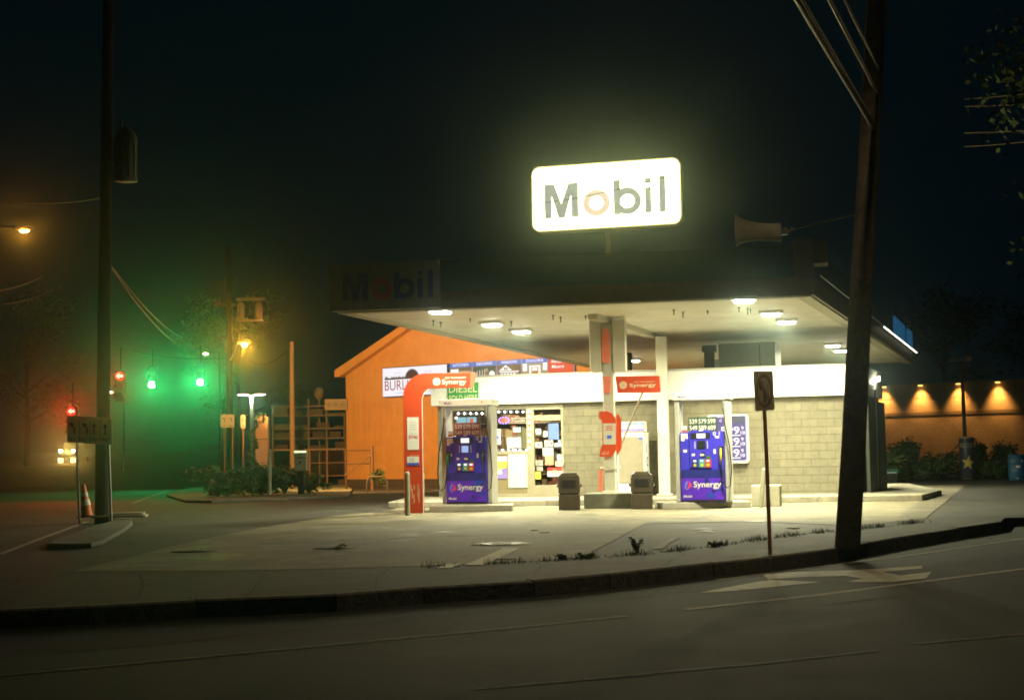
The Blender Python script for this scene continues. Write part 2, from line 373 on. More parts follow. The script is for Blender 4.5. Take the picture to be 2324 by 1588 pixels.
# painted lines
def stripe(pts, wd, z, name='road_marking', m=LINE):
    P = [G(u, v, z) for u, v in pts]
    L_, R_ = offs(P, wd/2), offs(P, -wd/2)
    me = MB()
    for i in range(len(P)-1): me.add([R_[i], R_[i+1], L_[i+1], L_[i]], [(0,1,2,3)])
    return struct(me.build(name, m))
ZR = -.146
Z2 = lambda x, y: (1210 + x*.4793, 1114.6 + y*.4793)
LINEW = mat('worn_road_paint', (0.13, 0.125, 0.10), 0.8, vary=0.6, vs_=7)
stripe([Z2(870,418), Z2(1440,345), Z2(1800,300), Z2(2324,222), (2500,1202)], .09, ZR, m=mat('worn_edge_paint', (0.26, 0.24, 0.18), 0.8, vary=0.5, vs_=7))
stripe([(-100,1541),(600,1476),(1210,1419), Z2(445,588)], .09, ZR, m=LINEW)
stripe([Z2(720,558), Z2(1300,495), Z2(2324,365), (2600,1255)], .10, ZR, m=mat('lane_paint', (0.34, 0.32, 0.25), 0.8, vary=0.45, vs_=7))
stripe([(1080,1562),(1480,1528)], .05, ZR, m=LINEW); stripe([(1380,1534),(1700,1507),(1990,1475)], .06, ZR, m=LINEW); stripe([(2075,1460),(2324,1437),(2500,1420)], .06, ZR, m=LINEW)
def rpoly(pts, z=ZR, m=LINE):
    me = MB(); P = [G(*Z2(x, y), z) for x, y in pts]
    area = sum(P[i].x*P[(i+1)%len(P)].y-P[(i+1)%len(P)].x*P[i].y for i in range(len(P)))
    if area < 0: P = P[::-1]
    me.add(P, [tuple(range(len(P)))]); return me
ARROWM = mat('arrow_paint', (0.42, 0.40, 0.30), 0.75, vary=0.4, vs_=6)
me = rpoly([(785,479),(1060,427),(1120,418),(1370,428),(1290,436),(1060,460),(900,474)])
m2 = rpoly([(1088,393),(1112,415),(1300,403),(1480,399),(1560,412),(1480,428),(1700,428),(1860,410),(1887,380),(1835,386),(1740,397),(1650,380),(1845,363),(1840,352),(1560,370),(1380,376),(1200,382)])
me.add(m2.v, m2.f); struct(me.build('road_marking', ARROWM))
stripe([(1160,1243),(1120,1262),(1075,1281)], .22, .012, m=mat('chalky_patch', (0.66,0.63,0.5), 0.8, vary=0.3, vs_=5)); stripe([(1032,1279),(1005,1288)], .16, .012)
stripe([(1535,1218),(1512,1230),(1492,1245)], .12, .012, m=LINEW)
stripe([(0,1257),(90,1222),(198,1183)], .10, .012, m=mat('side_street_paint', (.35,.33,.24), .8, vary=.4)); stripe([(300,1141),(380,1113)], .10, .012, m=MATS['side_street_paint'])
TAR = mat('tar_seal', (.032,.032,.029), .9, vary=.2, spec=.1); PATCH = ground_mat('asphalt_patch', (.03,.03,.028), (.05,.05,.045), big=1.2, fine=60); OILM = mat('oil_stain', (.075,.068,.05), .6, vary=.5, vs_=4)
rt = random.Random(17)
def wobble(pts, z, wd, m, nm, amp=.05, step=.35):
    P = [G(u, v, z) for u, v in pts]; Q = []
    for i in range(len(P)-1):
        n_ = max(2, int((P[i+1]-P[i]).length/step))
        for k in range(n_): Q.append(P[i].lerp(P[i+1], k/n_) + Vector((rt.gauss(0,amp), rt.gauss(0,amp), 0)))
    Q.append(P[-1]); L_, R_ = offs(Q, wd/2), offs(Q, -wd/2); me = MB()
    for i in range(len(Q)-1): me.add([R_[i], R_[i+1], L_[i+1], L_[i]], [(0,1,2,3)])
    return struct(me.build(nm, m))
for pts in ([(150,1480),(700,1425),(1250,1372),(1700,1330),(2330,1262)], [(-50,1440),(400,1405),(860,1372)]):
    wobble(pts, -.1465, .02, TAR, 'tar_seam')
for pts in ([(1213,1300),(1225,1284),(1215,1276)], [(560,1352),(590,1320),(600,1298)], [(850,1340),(860,1315),(880,1290)], [(1500,1284),(1530,1270),(1555,1252)], [(300,1360),(330,1330),(320,1300)]):
    wobble(pts, .0065, .012, TAR, 'tar_seam', .02)
for pts in ([(300,1262),(620,1232),(1000,1216),(1300,1212)], [(500,1285),(760,1248),(980,1205),(1240,1180)], [(1010,1215),(1290,1212),(1440,1200)]):
    wobble(pts, .0095, .03, mat('joint_dirt', (.08,.075,.055), .9, vary=.4), 'tar_seam', .015)
def blob(u, v, rx, ry, z, m, nm):
    p = G(u, v, z); ph = rt.uniform(0, 6); me = MB(); n_ = 26
    me.add([(p.x+rx*math.cos(2*math.pi*k/n_)*(1+.25*math.sin(3*2*math.pi*k/n_+ph)+.12*math.sin(7*2*math.pi*k/n_)+rt.uniform(-.08,.08)), p.y+ry*math.sin(2*math.pi*k/n_)*(1+.25*math.sin(3*2*math.pi*k/n_+ph)+rt.uniform(-.08,.08)), z) for k in range(n_)], [tuple(range(n_))])
    return struct(me.build(nm, m))
for k in range(34):
    blob(rt.uniform(980,1750), rt.choice([rt.uniform(1164,1182), rt.uniform(1168,1215)]), rt.uniform(.04,.22), rt.uniform(.03,.3), .0092+k*.00003, OILM, 'oil_stain')
for k in range(16):
    blob(rt.uniform(250,1000), rt.uniform(1205,1280), rt.uniform(.05,.3), rt.uniform(.05,.35), .0092+k*.00003, OILM, 'oil_stain')
for pts in ([(1850,1345),(2010,1328),(2030,1352),(1872,1372)],):
    sheet('asphalt_patch', pts, -.1470, PATCH)
# store walkway
WKz = .15
wk = [G(880,1139,WKz), G(2093,1122,WKz), G(2137,1111,WKz), G(2060,1096,WKz), G(1000,1108,WKz)]
me = MB(); me.xy([(p.x, p.y) for p in wk], .0, WKz)
struct(me.build('walkway', ground_mat('walkway_concrete', (0.28,0.26,0.20), (0.36,0.335,0.26), big=1.0, fine=40, joints=1.8, bump=.25), bev=.02))
# low kerbs round the left islands
Z4 = lambda x, y: (x*.2607, 859.8+y*.2607)
Z3 = lambda x, y: (445.8+x*.20556, 859.8+y*.20556)
for pts, nm in (([Z4(*p) for p in [(405,1432),(470,1388),(640,1335),(750,1292),(850,1262),(970,1235),(1020,1195),(1100,1180),(1145,1200),(1155,1245),(1085,1300),(990,1350),(900,1400),(800,1424),(600,1434)]], 'traffic_island'),
                ([(378,1122),(400,1112),(440,1105),(480,1100),(780,1098),(800,1108),(790,1124),(640,1130),(480,1135),(420,1134)], 'planting_bed')):
    P = [G(u, v, .08) for u, v in pts]; me = MB(); me.xy([(p.x, p.y) for p in P], 0, .08)
    struct(me.build(nm, CONCD, bev=.03))
me = MB(); me.add([(-75,75,.006),(-14,75,.006),(-20,260,3.2),(-110,260,3.2)], [(0,1,2,3)]); struct(me.build('side_street', ASPH))

# ================================================================== CANOPY
SOF = 4.35
a_ = SOF - CH
def S(u, v, z=SOF): return G(u, v, z)
FL, FRt, BR = S(763,706), S(1841,667), S(2069,822)
BL = FL + (S(1357,836) - FL) * 1.0
BL = FL + (BL-FL).normalized() * (BR-FRt).length
CF = Fr((FL.x, FL.y, 0), math.atan2(FRt.y-FL.y, FRt.x-FL.x))
canopy = thing('fuel_canopy', 'wide flat fuel station canopy with pale soffit over the pumps and store', 'canopy', (FL.x, FL.y, 0), CF.yaw)
def loc(p):
    q = Vector((p.x-FL.x, p.y-FL.y, 0)); return (q.dot(CF.e1), q.dot(CF.e2))
quad = [(0.0, 0.0), loc(FRt), loc(BR), loc(BL)]
SOFM = rib_mat('soffit_paint', (0.82, 0.80, 0.70), 0.3, axis=1, bump=0.3, rough=0.5)
me = MB(); me.xy(quad, SOF, SOF+.12); me.build('soffit', SOFM, canopy)
def inset(q, d):
    c = (sum(p[0] for p in q)/4, sum(p[1] for p in q)/4)
    return [(p[0]+(c[0]-p[0])*d, p[1]+(c[1]-p[1])*d) for p in q]
me = MB(); me.xy(inset(quad, .004), SOF+.121, SOF+1.0); me.build('roof_deck', mat('roof_membrane', (.06,.06,.06), .9), canopy)
def edge_board(a, b, z0, z1, t, m, name, ex=0.0):
    a, b = Vector((*a, 0)), Vector((*b, 0)); d = (b-a).normalized(); n = Vector((d.y, -d.x, 0))
    a = a - d*ex; b = b + d*ex
    me = MB(); me.xy([(p.x, p.y) for p in (a, b, b+n*t, a+n*t)], z0, z1); return me.build(name, m, canopy)
FASB = mat('fascia_brown', (0.13, 0.065, 0.025), 0.5, vary=0.2); FAST = mat('fascia_teal_blue', (0.010, 0.065, 0.10), 0.45, vary=0.15)
for i, (a, b) in enumerate(((quad[0], quad[1]), (quad[1], quad[2]), (quad[3], quad[0]))):
    edge_board(a, b, SOF-.02, SOF+.34, .05, FASB, 'lower_fascia', .05)
    edge_board(a, b, SOF+.343, SOF+.98, .04, FAST, 'upper_fascia', .04)
# name board on the left of the front edge
x0, x1, z0, z1 = CF.rect(763, 612, 1000, 705, -.07); 
z1 = CF.hit(765, 612, -.07)[1]
nb = MB(); nb.box(-.08, x1, -.16, -.055, SOF-.02, SOF+.98); nb = nb.build('name_board', mat('name_board_dull', (0.20, 0.19, 0.17), .6, vary=.2), canopy, bev=.01)
def mobil(mb, x0, x1, z0, z1, y, t, mi=(0, 1)):
    """the five letters; stroke proportions measured off the photo (unit box 545 x 205)"""
    kx = (x1-x0)/545; kz = (z1-z0)/188
    X = lambda a: x0+a*kx; Z = lambda b: z0+b*kz
    mb.xz([(X(0),Z(0)),(X(0),Z(160)),(X(46),Z(160)),(X(77),Z(66)),(X(109),Z(160)),(X(155),Z(160)),(X(155),Z(0)),(X(122),Z(0)),(X(122),Z(104)),(X(92),Z(0)),(X(62),Z(0)),(X(33),Z(104)),(X(33),Z(0))], y-t, y, mi[0])
    mb.ring(X(236), Z(60), 62*kz, 31*kz, y-t, y, mi[1], sx=kx/kz)
    mb.box(X(313), X(345), y-t, y, Z(0), Z(160), mi[0])
    mb.ring(X(375), Z(60), 62*kz, 31*kz, y-t*.9, y, mi[0], sx=kx/kz)
    mb.box(X(453), X(482), y-t, y, Z(0), Z(118), mi[0]); mb.box(X(453), X(482), y-t, y, Z(134), Z(160), mi[0])
    mb.box(X(516), X(545), y-t, y, Z(0), Z(166), mi[0])
me = MB(); lx0 = CF.hit(778, 686, -.17)[0]; lx1 = CF.hit(983, 680, -.17)[0]
mobil(me, lx0, lx1, SOF+.2, SOF+.2+.66, -.161, .02); me.build('lettering', [mat('letter_navy', (.03,.04,.20), .4), mat('letter_dull_red', (.40,.03,.03), .4)], nb)
# raised box at the right end, brackets
x0, x1, _, _ = CF.rect(1812, 600, 1885, 600, -.1)
me = MB(); xr = quad[1][0]; me.box(xr-.32, xr+.06, -.12, -.055, SOF+.3, SOF+1.12); me.box(xr-.05, xr+.35, -.1, .5, SOF+.6, SOF+1.08); me.build('end_cabinet', mat('cabinet_brown_grey', (.07,.055,.04), .6), canopy, bev=.01)
# blue lit panel and strip of lamps along the right edge
a, b = Vector((*quad[1], 0)), Vector((*quad[2], 0)); d = (b-a).normalized(); nn = Vector((d.y, -d.x, 0)); Ls = (b-a).length
me = MB()
for t0, t1 in ((.70, .86), (.90, .985)):
    P = [a+d*Ls*t0+nn*.05, a+d*Ls*t1+nn*.05, a+d*Ls*t1+nn*.09, a+d*Ls*t0+nn*.09]
    me.xy([(p.x, p.y) for p in P], SOF+.45, SOF+1.05)
me.build('blue_panel', em('blue_backlit', (0.02, 0.16, 0.34), 0.35), canopy)
sb = MB(); sb.tube([a+d*Ls*.0+nn*.2+Vector((0,0,SOF+.36)), b+nn*.2+Vector((0,0,SOF+.36))], .018); sb = sb.build('lamp_rail', STEEL, canopy)
for k in range(26):
    t = .52 + .47*k/25; p = a+d*Ls*t+nn*.2+Vector((0,0,SOF+.335)); m_ = MB(); m_.ball((0,0,0), .026); o = m_.build('bulb', em('strip_bulb', (1, .93, .7), 4), sb); o.location = p
# soffit beams and trim
BEAM = mat('beam_cream', (0.5, 0.48, 0.38), .5)
def beam(pts, wd, h_, nm='beam'):
    P = [Vector((*loc(G(u, v, SOF-.0))[:2], 0)) for u, v in pts]; me = MB()
    for i in range(len(P)-1):
        d_ = (P[i+1]-P[i]).normalized(); n_ = Vector((-d_.y, d_.x, 0))*wd/2
        me.xy([(q.x, q.y) for q in (P[i]-n_, P[i+1]-n_, P[i+1]+n_, P[i]+n_)], SOF-h_, SOF-.003)
    return me.build(nm, BEAM, canopy)
beam([(1345,712),(1505,765)], .22, .12)
me = MB()
for (i, j) in ((0, 1), (1, 2), (3, 0)):
    a, b = Vector((*quad[i], 0)), Vector((*quad[j], 0)); d_ = (b-a).normalized(); n_ = Vector((-d_.y, d_.x, 0))
    me.xy([(q.x, q.y) for q in (a+n_*.02+d_*.02, b+n_*.02-d_*.02, b+n_*.3-d_*.3, a+n_*.3+d_*.3)], SOF-.05, SOF-.004)
me.build('edge_trim', BEAM, canopy)
# small hanging hooks
for u, v in ((1067,722),(1255,714),(1272,718),(1329,716),(1529,702),(1606,704),(1160,728),(1550,707),(1677,696),(1697,698),(1703,700),(983,726),(1000,730)):
    p = loc(G(u, v, SOF)); m_ = MB(); m_.tube([(0,0,0),(0,0,-random.uniform(.08,.16))], .012, 6); m_.tube([(-.03,0,-.02),(.03,0,-.02)], .01, 6)
    o = m_.build('hook', DARK, canopy); o.location = (*p, SOF-.002)
# lights
LIGHTC = (1.0, 0.95, 0.60)
fix = [(999,706),(1116,735),(1183,751),(1688,680),(1750,711),(1785,729),(1890,783),(1910,795),(1437,817)]
for i, (u, v) in enumerate(fix):
    p = loc(G(u, v, SOF-.05))
    fx = MB(); fx.box(-.27, .27, -.27, .27, -.07, -.004); fx = fx.build('ceiling_light', WHITE, canopy, bev=.01); fx.location = (*p, SOF)
    lens = MB(); lens.box(-.19, .19, -.19, .19, -.10, -.071); lens.build('diffuser', em('lamp_diffuser', (1, .95, .78), 40), fx, bev=.02)
    lamp('AREA', (0, 0, -.13), (180 if i == 0 else 640) if i < 6 else 620, LIGHTC, .42, fx, spread=172)
# columns
COLM = mat('column_paint', (0.52, 0.50, 0.41), .5, vary=.1)
def column(u, v, base_z, wx, wy, name='column'):
    p = G(u, v, base_z); q = loc(p); me = MB(); me.box(-wx/2, wx/2, 0, wy, base_z, SOF-.12)
    me.box(-wx/2-.06, wx/2+.06, -.06, wy+.06, base_z, base_z+.04)
    o = me.build(name, COLM, canopy, bev=.012); o.location = (*q, 0); return p, q
c1, q1 = column(1385, 1118, .34, .25, .25)
C1F = Fr((c1.x, c1.y, 0), CF.yaw)
WP = at(1800, 1100, 38.2); W0 = Fr((WP.x, WP.y, 0), PSI); hx2 = W0.hit(1508, 1120, -.55)[0]; c2 = W0.w(hx2, -.55, 0)
me = MB(); me.box(-.14, .14, 0, .27, .15, SOF-.12); me.box(-.2, .2, -.05, .32, .15, .19); o = me.build('column', mat('column_bright',(.66,.64,.54),.5,vary=.06), canopy, bev=.012); o.location = (*loc(c2), 0)
me = MB(); me.box(-.40, -.135, -.06, .30, 3.12, SOF-.05); me.box(.135, .42, -.06, .30, 3.12, SOF-.05); me.box(-.132, .132, -.02, -.003, 3.5, SOF-.2)
o = me.build('column_casing', COLM, canopy, bev=.012); o.location = (*q1, 0)
p3 = at(1610, 838, 42.0); me = MB(); me.box(-.14, .14, 0, .3, 3.0, SOF-.3); me.box(-.2, .2, -.05, .35, SOF-.3, SOF-.12); o = me.build('roof_column', mat('roof_column_grey',(.16,.14,.10),.6), canopy, bev=.01); o.location = (*loc(p3), 0)

# concrete base under the front column
p0 = G(1325,1155,0); p1 = G(1458,1153,0)
me = MB(); me.xz(rr(0, (p1-p0).length, 0, .35, .03), 0, .9)
o = me.build('concrete_block', CONCD, None, bev=.02); put(o, p0, PSI); tag(o, 'low concrete block under the front canopy column between the two bins', 'concrete block')

# ================================================================== MAIN LIT SIGN
SY = 33.0
sc_ = at(1374, 443, SY)
sign = thing('lit_pylon_sign', 'large glowing white rounded fuel sign on a post above the canopy', 'sign', (sc_.x, sc_.y, sc_.z), PSI)
PX = .00505
me = MB(); me.rrect(-1.70, 1.70, -.745, .745, .19, 0, .42, k=8); me.build('cabinet', mat('sign_cabinet', (.5,.48,.36), .4), sign)
me = MB(); me.rrect(-1.66, 1.66, -.705, .705, .16, -.02, -.003, k=8); me.build('lit_face', em('sign_face', (1, .86, .36), 16), sign)
me = MB(); me.rrect(-1.66, 1.66, -.705, .705, .16, .424, .44, k=8); me.build('lit_back_face', MATS['sign_face'], sign)
me = MB(); mobil(me, (1017-1293)*PX, (1562-1293)*PX, -.46, .46, -.022, .012)
me.build('lettering', [em('letter_grey_green', (.82, .86, .76), .36), em('letter_pale_orange', (1, .76, .55), .82)], sign)
me = MB(); me.tube([(-1.72,-.05,-.12),(-.6,-.05,-.03),(.8,-.05,.18),(1.7,-.05,.40)], .008, 6)
wire_s = me.build('slack_wire', DARK, sign)
me = MB(); me.box(-.06, .06, .12, .3, -(sc_.z-SOF-1.0), -.745); me.build('post', mat('sign_post', (.45,.42,.3), .5), sign)

# ================================================================== STORE
A = at(1800, 1100, 38.2)
sf0 = Fr((A.x, A.y, 0), PSI)
sx0 = sf0.hit(996, 1126)[0]; o_ = sf0.w(sx0, 0, 0)
SF = Fr((o_.x, o_.y, 0), PSI)
SLN = SF.hit(1957, 1112)[0]
store = thing('convenience_store', 'low block-walled fuel station store with bright white fascia under the canopy', 'store', SF.o, PSI)
CMU = brick_mat('split_face_block', (0.178, 0.162, 0.112), (0.205, 0.187, 0.13), (0.14, 0.127, 0.086), .406, .203, .012, .5)
FZ0, FZ1 = SF.hit(1300, 915)[1], SF.hit(1300, 850)[1]
print('STORE', SLN, FZ0, FZ1, SF.hit(1900, 899)[1], SF.hit(1900, 829)[1], SF.o)
DPT = 7.0
xw0 = SF.hit(1022, 1120)[0]; xw1 = SF.hit(1202, 1120)[0]; xd0 = SF.hit(1205, 1120)[0]; xd1 = SF.hit(1281, 1120)[0]
me = MB()
me.box(0, xw0, 0, .2, .0, FZ0+.02); me.box(xd1, SLN, 0, .2, .0, FZ0+.02)
me.box(0, .2, .201, DPT, 0, FZ0+.02); me.box(.201, SLN-.2, DPT-.2, DPT, 0, FZ0+.02)
me.build('wall', CMU, store)
me = MB(); me.box(-.12, SLN+.1, -.22, .25, FZ0+.021, FZ1); me.box(-.12, .15, .251, DPT, FZ0+.021, FZ1)
me.build('fascia', BRWHITE, store, bev=.008)
me = MB(); me.box(-.13, SLN+.11, -.24, -.0, FZ1, FZ1+.05); me.build('parapet_cap', LGREY, store)
me = MB(); me.box(.15, SLN-.2, .25, DPT-.01, FZ0+.05, FZ0+.2); me.build('roof', mat('store_roof', (.1,.1,.09), .9), store)
me = MB()
for k in range(1, 6): me.box(SLN*k/6-.004, SLN*k/6+.004, -.2235, -.221, FZ0+.03, FZ1-.01)
me.build('fascia_joint', mat('joint_grey', (.55,.55,.5), .6), store)
# side wall (turned a little more to the viewer), with its dark screen
sw = SF.hit(1961, 1112)[0]
side_yaw = R(90-21.6) - PSI
scr = MB(); L2 = 3.4
bz = FZ0
def sidept(t, off=0): return (SLN + t*math.sin(R(21.6)+PSI) + off*math.cos(R(6)), t*math.cos(R(21.6)+PSI) - off*math.sin(R(6)))
Q = [sidept(0), sidept(L2), sidept(L2, -.2), sidept(0.21, -.2)]
me = MB(); me.xy(Q, 0, FZ0+.02); me.build('side_wall', CMU, store)
me = MB(); me.xy([sidept(.26, .10), sidept(L2+.1, .10), sidept(L2+.1, -.2), sidept(.26, -.2)], FZ0+.021, FZ1-.02); me.build('side_fascia', mat('side_fascia_shade', (.42,.42,.36), .5), store)  # same white fascia wraps round; the grey paints in its weaker light
gate = thing('service_screen', 'tall dark ribbed metal screen against the right end of the store', 'screen', SF.w(*sidept(.18, .06), 0), 0)
gy = math.atan2((SF.w(*sidept(L2), 0)-SF.w(*sidept(0), 0)).y, (SF.w(*sidept(L2), 0)-SF.w(*sidept(0), 0)).x); gate.rotation_euler = (0, 0, gy)
DKG = rib_mat('dark_ribbed_metal', (.035,.04,.03), .15, axis=0, bump=.8)
me = MB(); me.box(.05, 1.35, -.12, -.02, .16, FZ0-.02); me.build('screen_panel', DKG, gate, bev=.01)
me = MB(); me.box(1.75, 3.1, -.12, -.02, .16, FZ0-.10); me.build('screen_panel', DKG, gate, bev=.01)
me = MB(); me.box(1.40, 1.70, -.04, -.01, .16, FZ0-.05); me.build('screen_frame', mat('screen_olive', (.09,.09,.055), .5), gate)
me = MB(); me.tube([(1.55,-.09,.2),(1.55,-.09,FZ0+.2)], .035, 8); me.build('conduit', GREY, gate)
# twin floodlights on the side fascia
fl = thing('twin_floodlight', 'pair of small white floodlights glowing at the right end of the store', 'floodlight', at(1978, 862, 40.0), 0)
me = MB(); me.box(-.03,.03,-.03,.1,-.25,.05); me.build('bracket', DARK, fl)
for sx in (-1, 1):
    h = MB(); h.xz([(sx*.09,-.06),(sx*.21,-.04),(sx*.21,.10),(sx*.09,.03)], -.08, .04); h.build('lamp_head', em('flood_glow', (1,.97,.75), 7), fl)
lamp('POINT', (0,-.35,-.05), 55, (1,.95,.7), .08, fl)

# shopfront: window, door, interior
FRM = mat('aluminium_frame', (.42,.38,.27), .4, .3, vary=.08)
def glass_mat():
    m = bpy.data.materials.new('shop_glass'); m.use_nodes = True; n = m.node_tree; n.nodes.clear(); L = n.links.new
    o = n.nodes.new('ShaderNodeOutputMaterial'); mx = n.nodes.new('ShaderNodeMixShader'); mx.inputs[0].default_value = .07
    t = n.nodes.new('ShaderNodeBsdfTransparent'); t.inputs[0].default_value = (.95,.94,.9,1); g = n.nodes.new('ShaderNodeBsdfGlossy'); g.inputs['Roughness'].default_value = .08
    L(t.outputs[0], mx.inputs[1]); L(g.outputs[0], mx.inputs[2]); L(mx.outputs[0], o.inputs[0]); return m
GLASS = glass_mat()
BX = lambda x: 1082.8 + .18049*x
BY = lambda y: 891.7 + .18049*y
def SP(x, y): return SF.hit(BX(x), BY(y))
zt = SP(400, 205)[1]; zb = SP(400, 742)[1]; zl = SP(400, 1265)[1]
me = MB()                                        # window frame
me.box(xw0, xw0+.06, -.0, .12, .15, FZ0); me.box(xw1-.06, xw1+.04, 0, .12, .15, FZ0)
me.box(xw0+.061, xw1-.061, 0, .12, zt, FZ0-.002); me.box(xw0+.061, xw1-.061, 0, .12, zb-.06, zb+.03); me.box(xw0+.061, xw1-.061, 0, .12, .151, zl)
wf = me.build('window', FRM, store, bev=.006)
me = MB(); me.add([(xw0+.06,.05,zb+.03),(xw1-.06,.05,zb+.03),(xw1-.06,.05,zt),(xw0+.06,.05,zt)], [(0,1,2,3)]); me.build('pane', GLASS, wf)
me = MB(); me.box(xw0+.06, xw1-.06, .04, .06, zl, zb-.06); me.build('lower_panel', mat('panel_olive', (.24,.2,.11), .6), wf)
dx0, dx1 = SP(722, 800)[0], SP(1065, 800)[0]; dzt, dzb = SP(900, 345)[1], SP(900, 1155)[1]; tz0, tz1 = SP(900, 275)[1], SP(900, 205)[1]
me = MB(); me.box(xd0-.01, dx0, -.02, .1, .15, FZ0-.003); me.box(dx1, xd1, -.02, .1, .15, FZ0-.003); me.box(dx0+.001, dx1-.001, -.02, .1, tz1, FZ0-.004); me.box(dx0+.001, dx1-.001, -.02, .1, dzt, tz0)
me.box(dx0+.001, dx1-.001, -.015, .1, .155, dzb)
dr = me.build('door', FRM, store, bev=.006)
for za_, zb2_ in ((dzb, dzt), (tz0, tz1)):
    me = MB(); me.add([(dx0,.03,za_),(dx1,.03,za_),(dx1,.03,zb2_),(dx0,.03,zb2_)], [(0,1,2,3)]); me.build('pane', GLASS, dr)
hx, hz0 = SP(1095, 925); _, hz1 = SP(1095, 800)
me = MB(); me.tube([(hx-.06,-.02,hz0),(hx-.02,-.07,hz0+.02),(hx,-.08,hz0+.08),(hx,-.08,hz1-.08),(hx-.02,-.07,hz1-.02),(hx-.06,-.02,hz1)], .014, 8); me.build('handle', mat('handle_white', (.7,.68,.55), .3), dr)
# interior
me = MB(); ZI = FZ0-.02; me.box(xw0-.1, xd1+.6, 2.6, 2.7, .15, ZI); me.box(xw0-.12, xw0-.1, .21, 2.7, .15, ZI); me.box(xd1+.6, xd1+.7, .21, 2.7, .15, ZI); me.box(xw0-.1, xd1+.6, .21, 2.6, .10, .15); me.box(xw0-.1, xd1+.6, .21, 2.6, ZI-.04, ZI)
me.build('interior_wall', mat('interior_brown', (.20,.115,.06), .7, vary=.3, vs_=2), store)
me = MB(); rnd = random.Random(3)
for k in range(6):
    z = .35+.36*k; me.box(xw0, xd1+.2, 1.9, 2.3, z-.02, z, 0)
    x = xw0+.05
    while x < xd1+.1:
        wdt = rnd.uniform(.05,.14); me.box(x, x+wdt, 1.92, 2.1, z+.001, z+rnd.uniform(.1,.3), rnd.randrange(1,6)); x += wdt+rnd.uniform(.005,.04)
me.build('shelves', [GREY, mat('goods_red',(.2,.07,.04)), mat('goods_tan',(.22,.15,.08)), mat('goods_green',(.11,.11,.05)), mat('goods_white',(.25,.2,.13)), mat('goods_dark',(.09,.06,.035))], store)
lamp('AREA', ((xw0+xd1)/2, 1.2, ZI-.08), 80, (1,.8,.5), 1.0, store)

def wall_item(name, label, cat, x0, y0, x1, y1, paint, off=-.03, th=.01, mats=None, group=None, bev=0):
    """flat sheet on the shopfront, pixel box in the close-up; paint(mb,w,h) adds detail in local metres"""
    a = SP(x0, y1); b = SP(x1, y0); W, H = b[0]-a[0], b[1]-a[1]
    me = MB(); me.box(0, W, 0, th, 0, H, 0)
    if paint: paint(me, W, H)
    o = me.build(name, mats or [PAPER], None, bev=bev); put(o, SF.w(a[0], off-th, a[1]), PSI); tag(o, label, cat, group); return o
T = lambda *s: list(s)
pm = [PAPER, BLUE, RED, YGREEN, LBLUE, mat('grey_print', (.35,.35,.32), .6), mat('purple_print', (.25,.18,.6), .5), mat('dark_print', (.04,.04,.04), .6), mat('salmon_print', (.6,.3,.2), .5)]
def lines(mb, W, H, n=5, m=5, a=.15, b=.85, top=.85, bot=.2):
    for k in range(n):
        z = H*(top-(top-bot)*k/max(1,n-1)); ww = W*(b-a)*random.uniform(.6,1); mb.box(W*a, W*a+ww, -.002, -.0002, z-H*.018, z+H*.018, m)
wall_item('poster', 'white poster with a blue square on the left of the shop window', 'poster', 222,450,300,650, lambda m,W,H: (m.box(.05*W,.7*W,-.002,-.0002,.34*H,.56*H,1), lines(m,W,H,3,5,top=.92,bot=.75)), mats=pm)
wall_item('poster', 'small pale blue notice high in the shop window', 'poster', 458,430,552,492, lambda m,W,H: lines(m,W,H,3), mats=[LBLUE]+pm[1:])
wall_item('notice', 'large white printed notice at the foot of the shop window', 'notice', 385,555,555,690, lambda m,W,H: lines(m,W,H,6), mats=pm)
wall_item('notice', 'brown standing card inside the left of the shop window', 'notice', 345,462,430,650, None, off=.12, mats=[mat('brown_card',(.28,.22,.12),.6)])
def sold(m,W,H):
    m.box(0,W,-.002,-.0002,.42*H,.78*H,3); m.xz([(0,0),(W,0),(W,.5*H),(.55*W,.40*H),(0,.42*H)],-.0035,-.0022,6)
    m.text('SOLD',.05*W,.72*W,.62*H,.73*H,-.0025,.0012,5); m.text('HERE',.05*W,.72*W,.47*H,.58*H,-.0025,.0012,5)
    m.disc(.35*W,.32*H,.17*W,-.006,-.0036,0); m.disc(.5*W,.27*H,.14*W,-.007,-.0061,0); m.text('NI',.05*W,.3*W,.07*H,.15*H,-.004,.001,0)
wall_item('poster', 'green and purple poster reading SOLD HERE below the shop window', 'poster', 215,795,370,1075, sold, off=.02, mats=pm)
wall_item('blank_board', 'big blank white board on the panel left of the shop door', 'board', 395,768,665,1190, None, off=.015, mats=[mat('board_white',(.62,.62,.58),.6,vary=.04)])
wall_item('window_lettering', 'white lettering reading Dealer Franchised Business Sales in the upper shop window', 'lettering', 430,300,640,358, lambda m,W,H: (m.text('Dealer Franchised',0,W,.55*H,.95*H,-.002,.001,1), m.text('Business Sales',0,.8*W,.02*H,.42*H,-.002,.001,1)), off=.04, th=.002, mats=[mat('film_dark',(.09,.06,.035),.4), PAPER])
wall_item('window_decal', 'dark green rule decals with faint print down the right of the shop window', 'decal', 556,440,655,690, lambda m,W,H: lines(m,W,H,11,1,.1,.95,.95,.05), off=.03, th=.002, mats=[mat('decal_dark_green',(.035,.05,.02),.5), mat('decal_print',(.25,.2,.1),.6)])
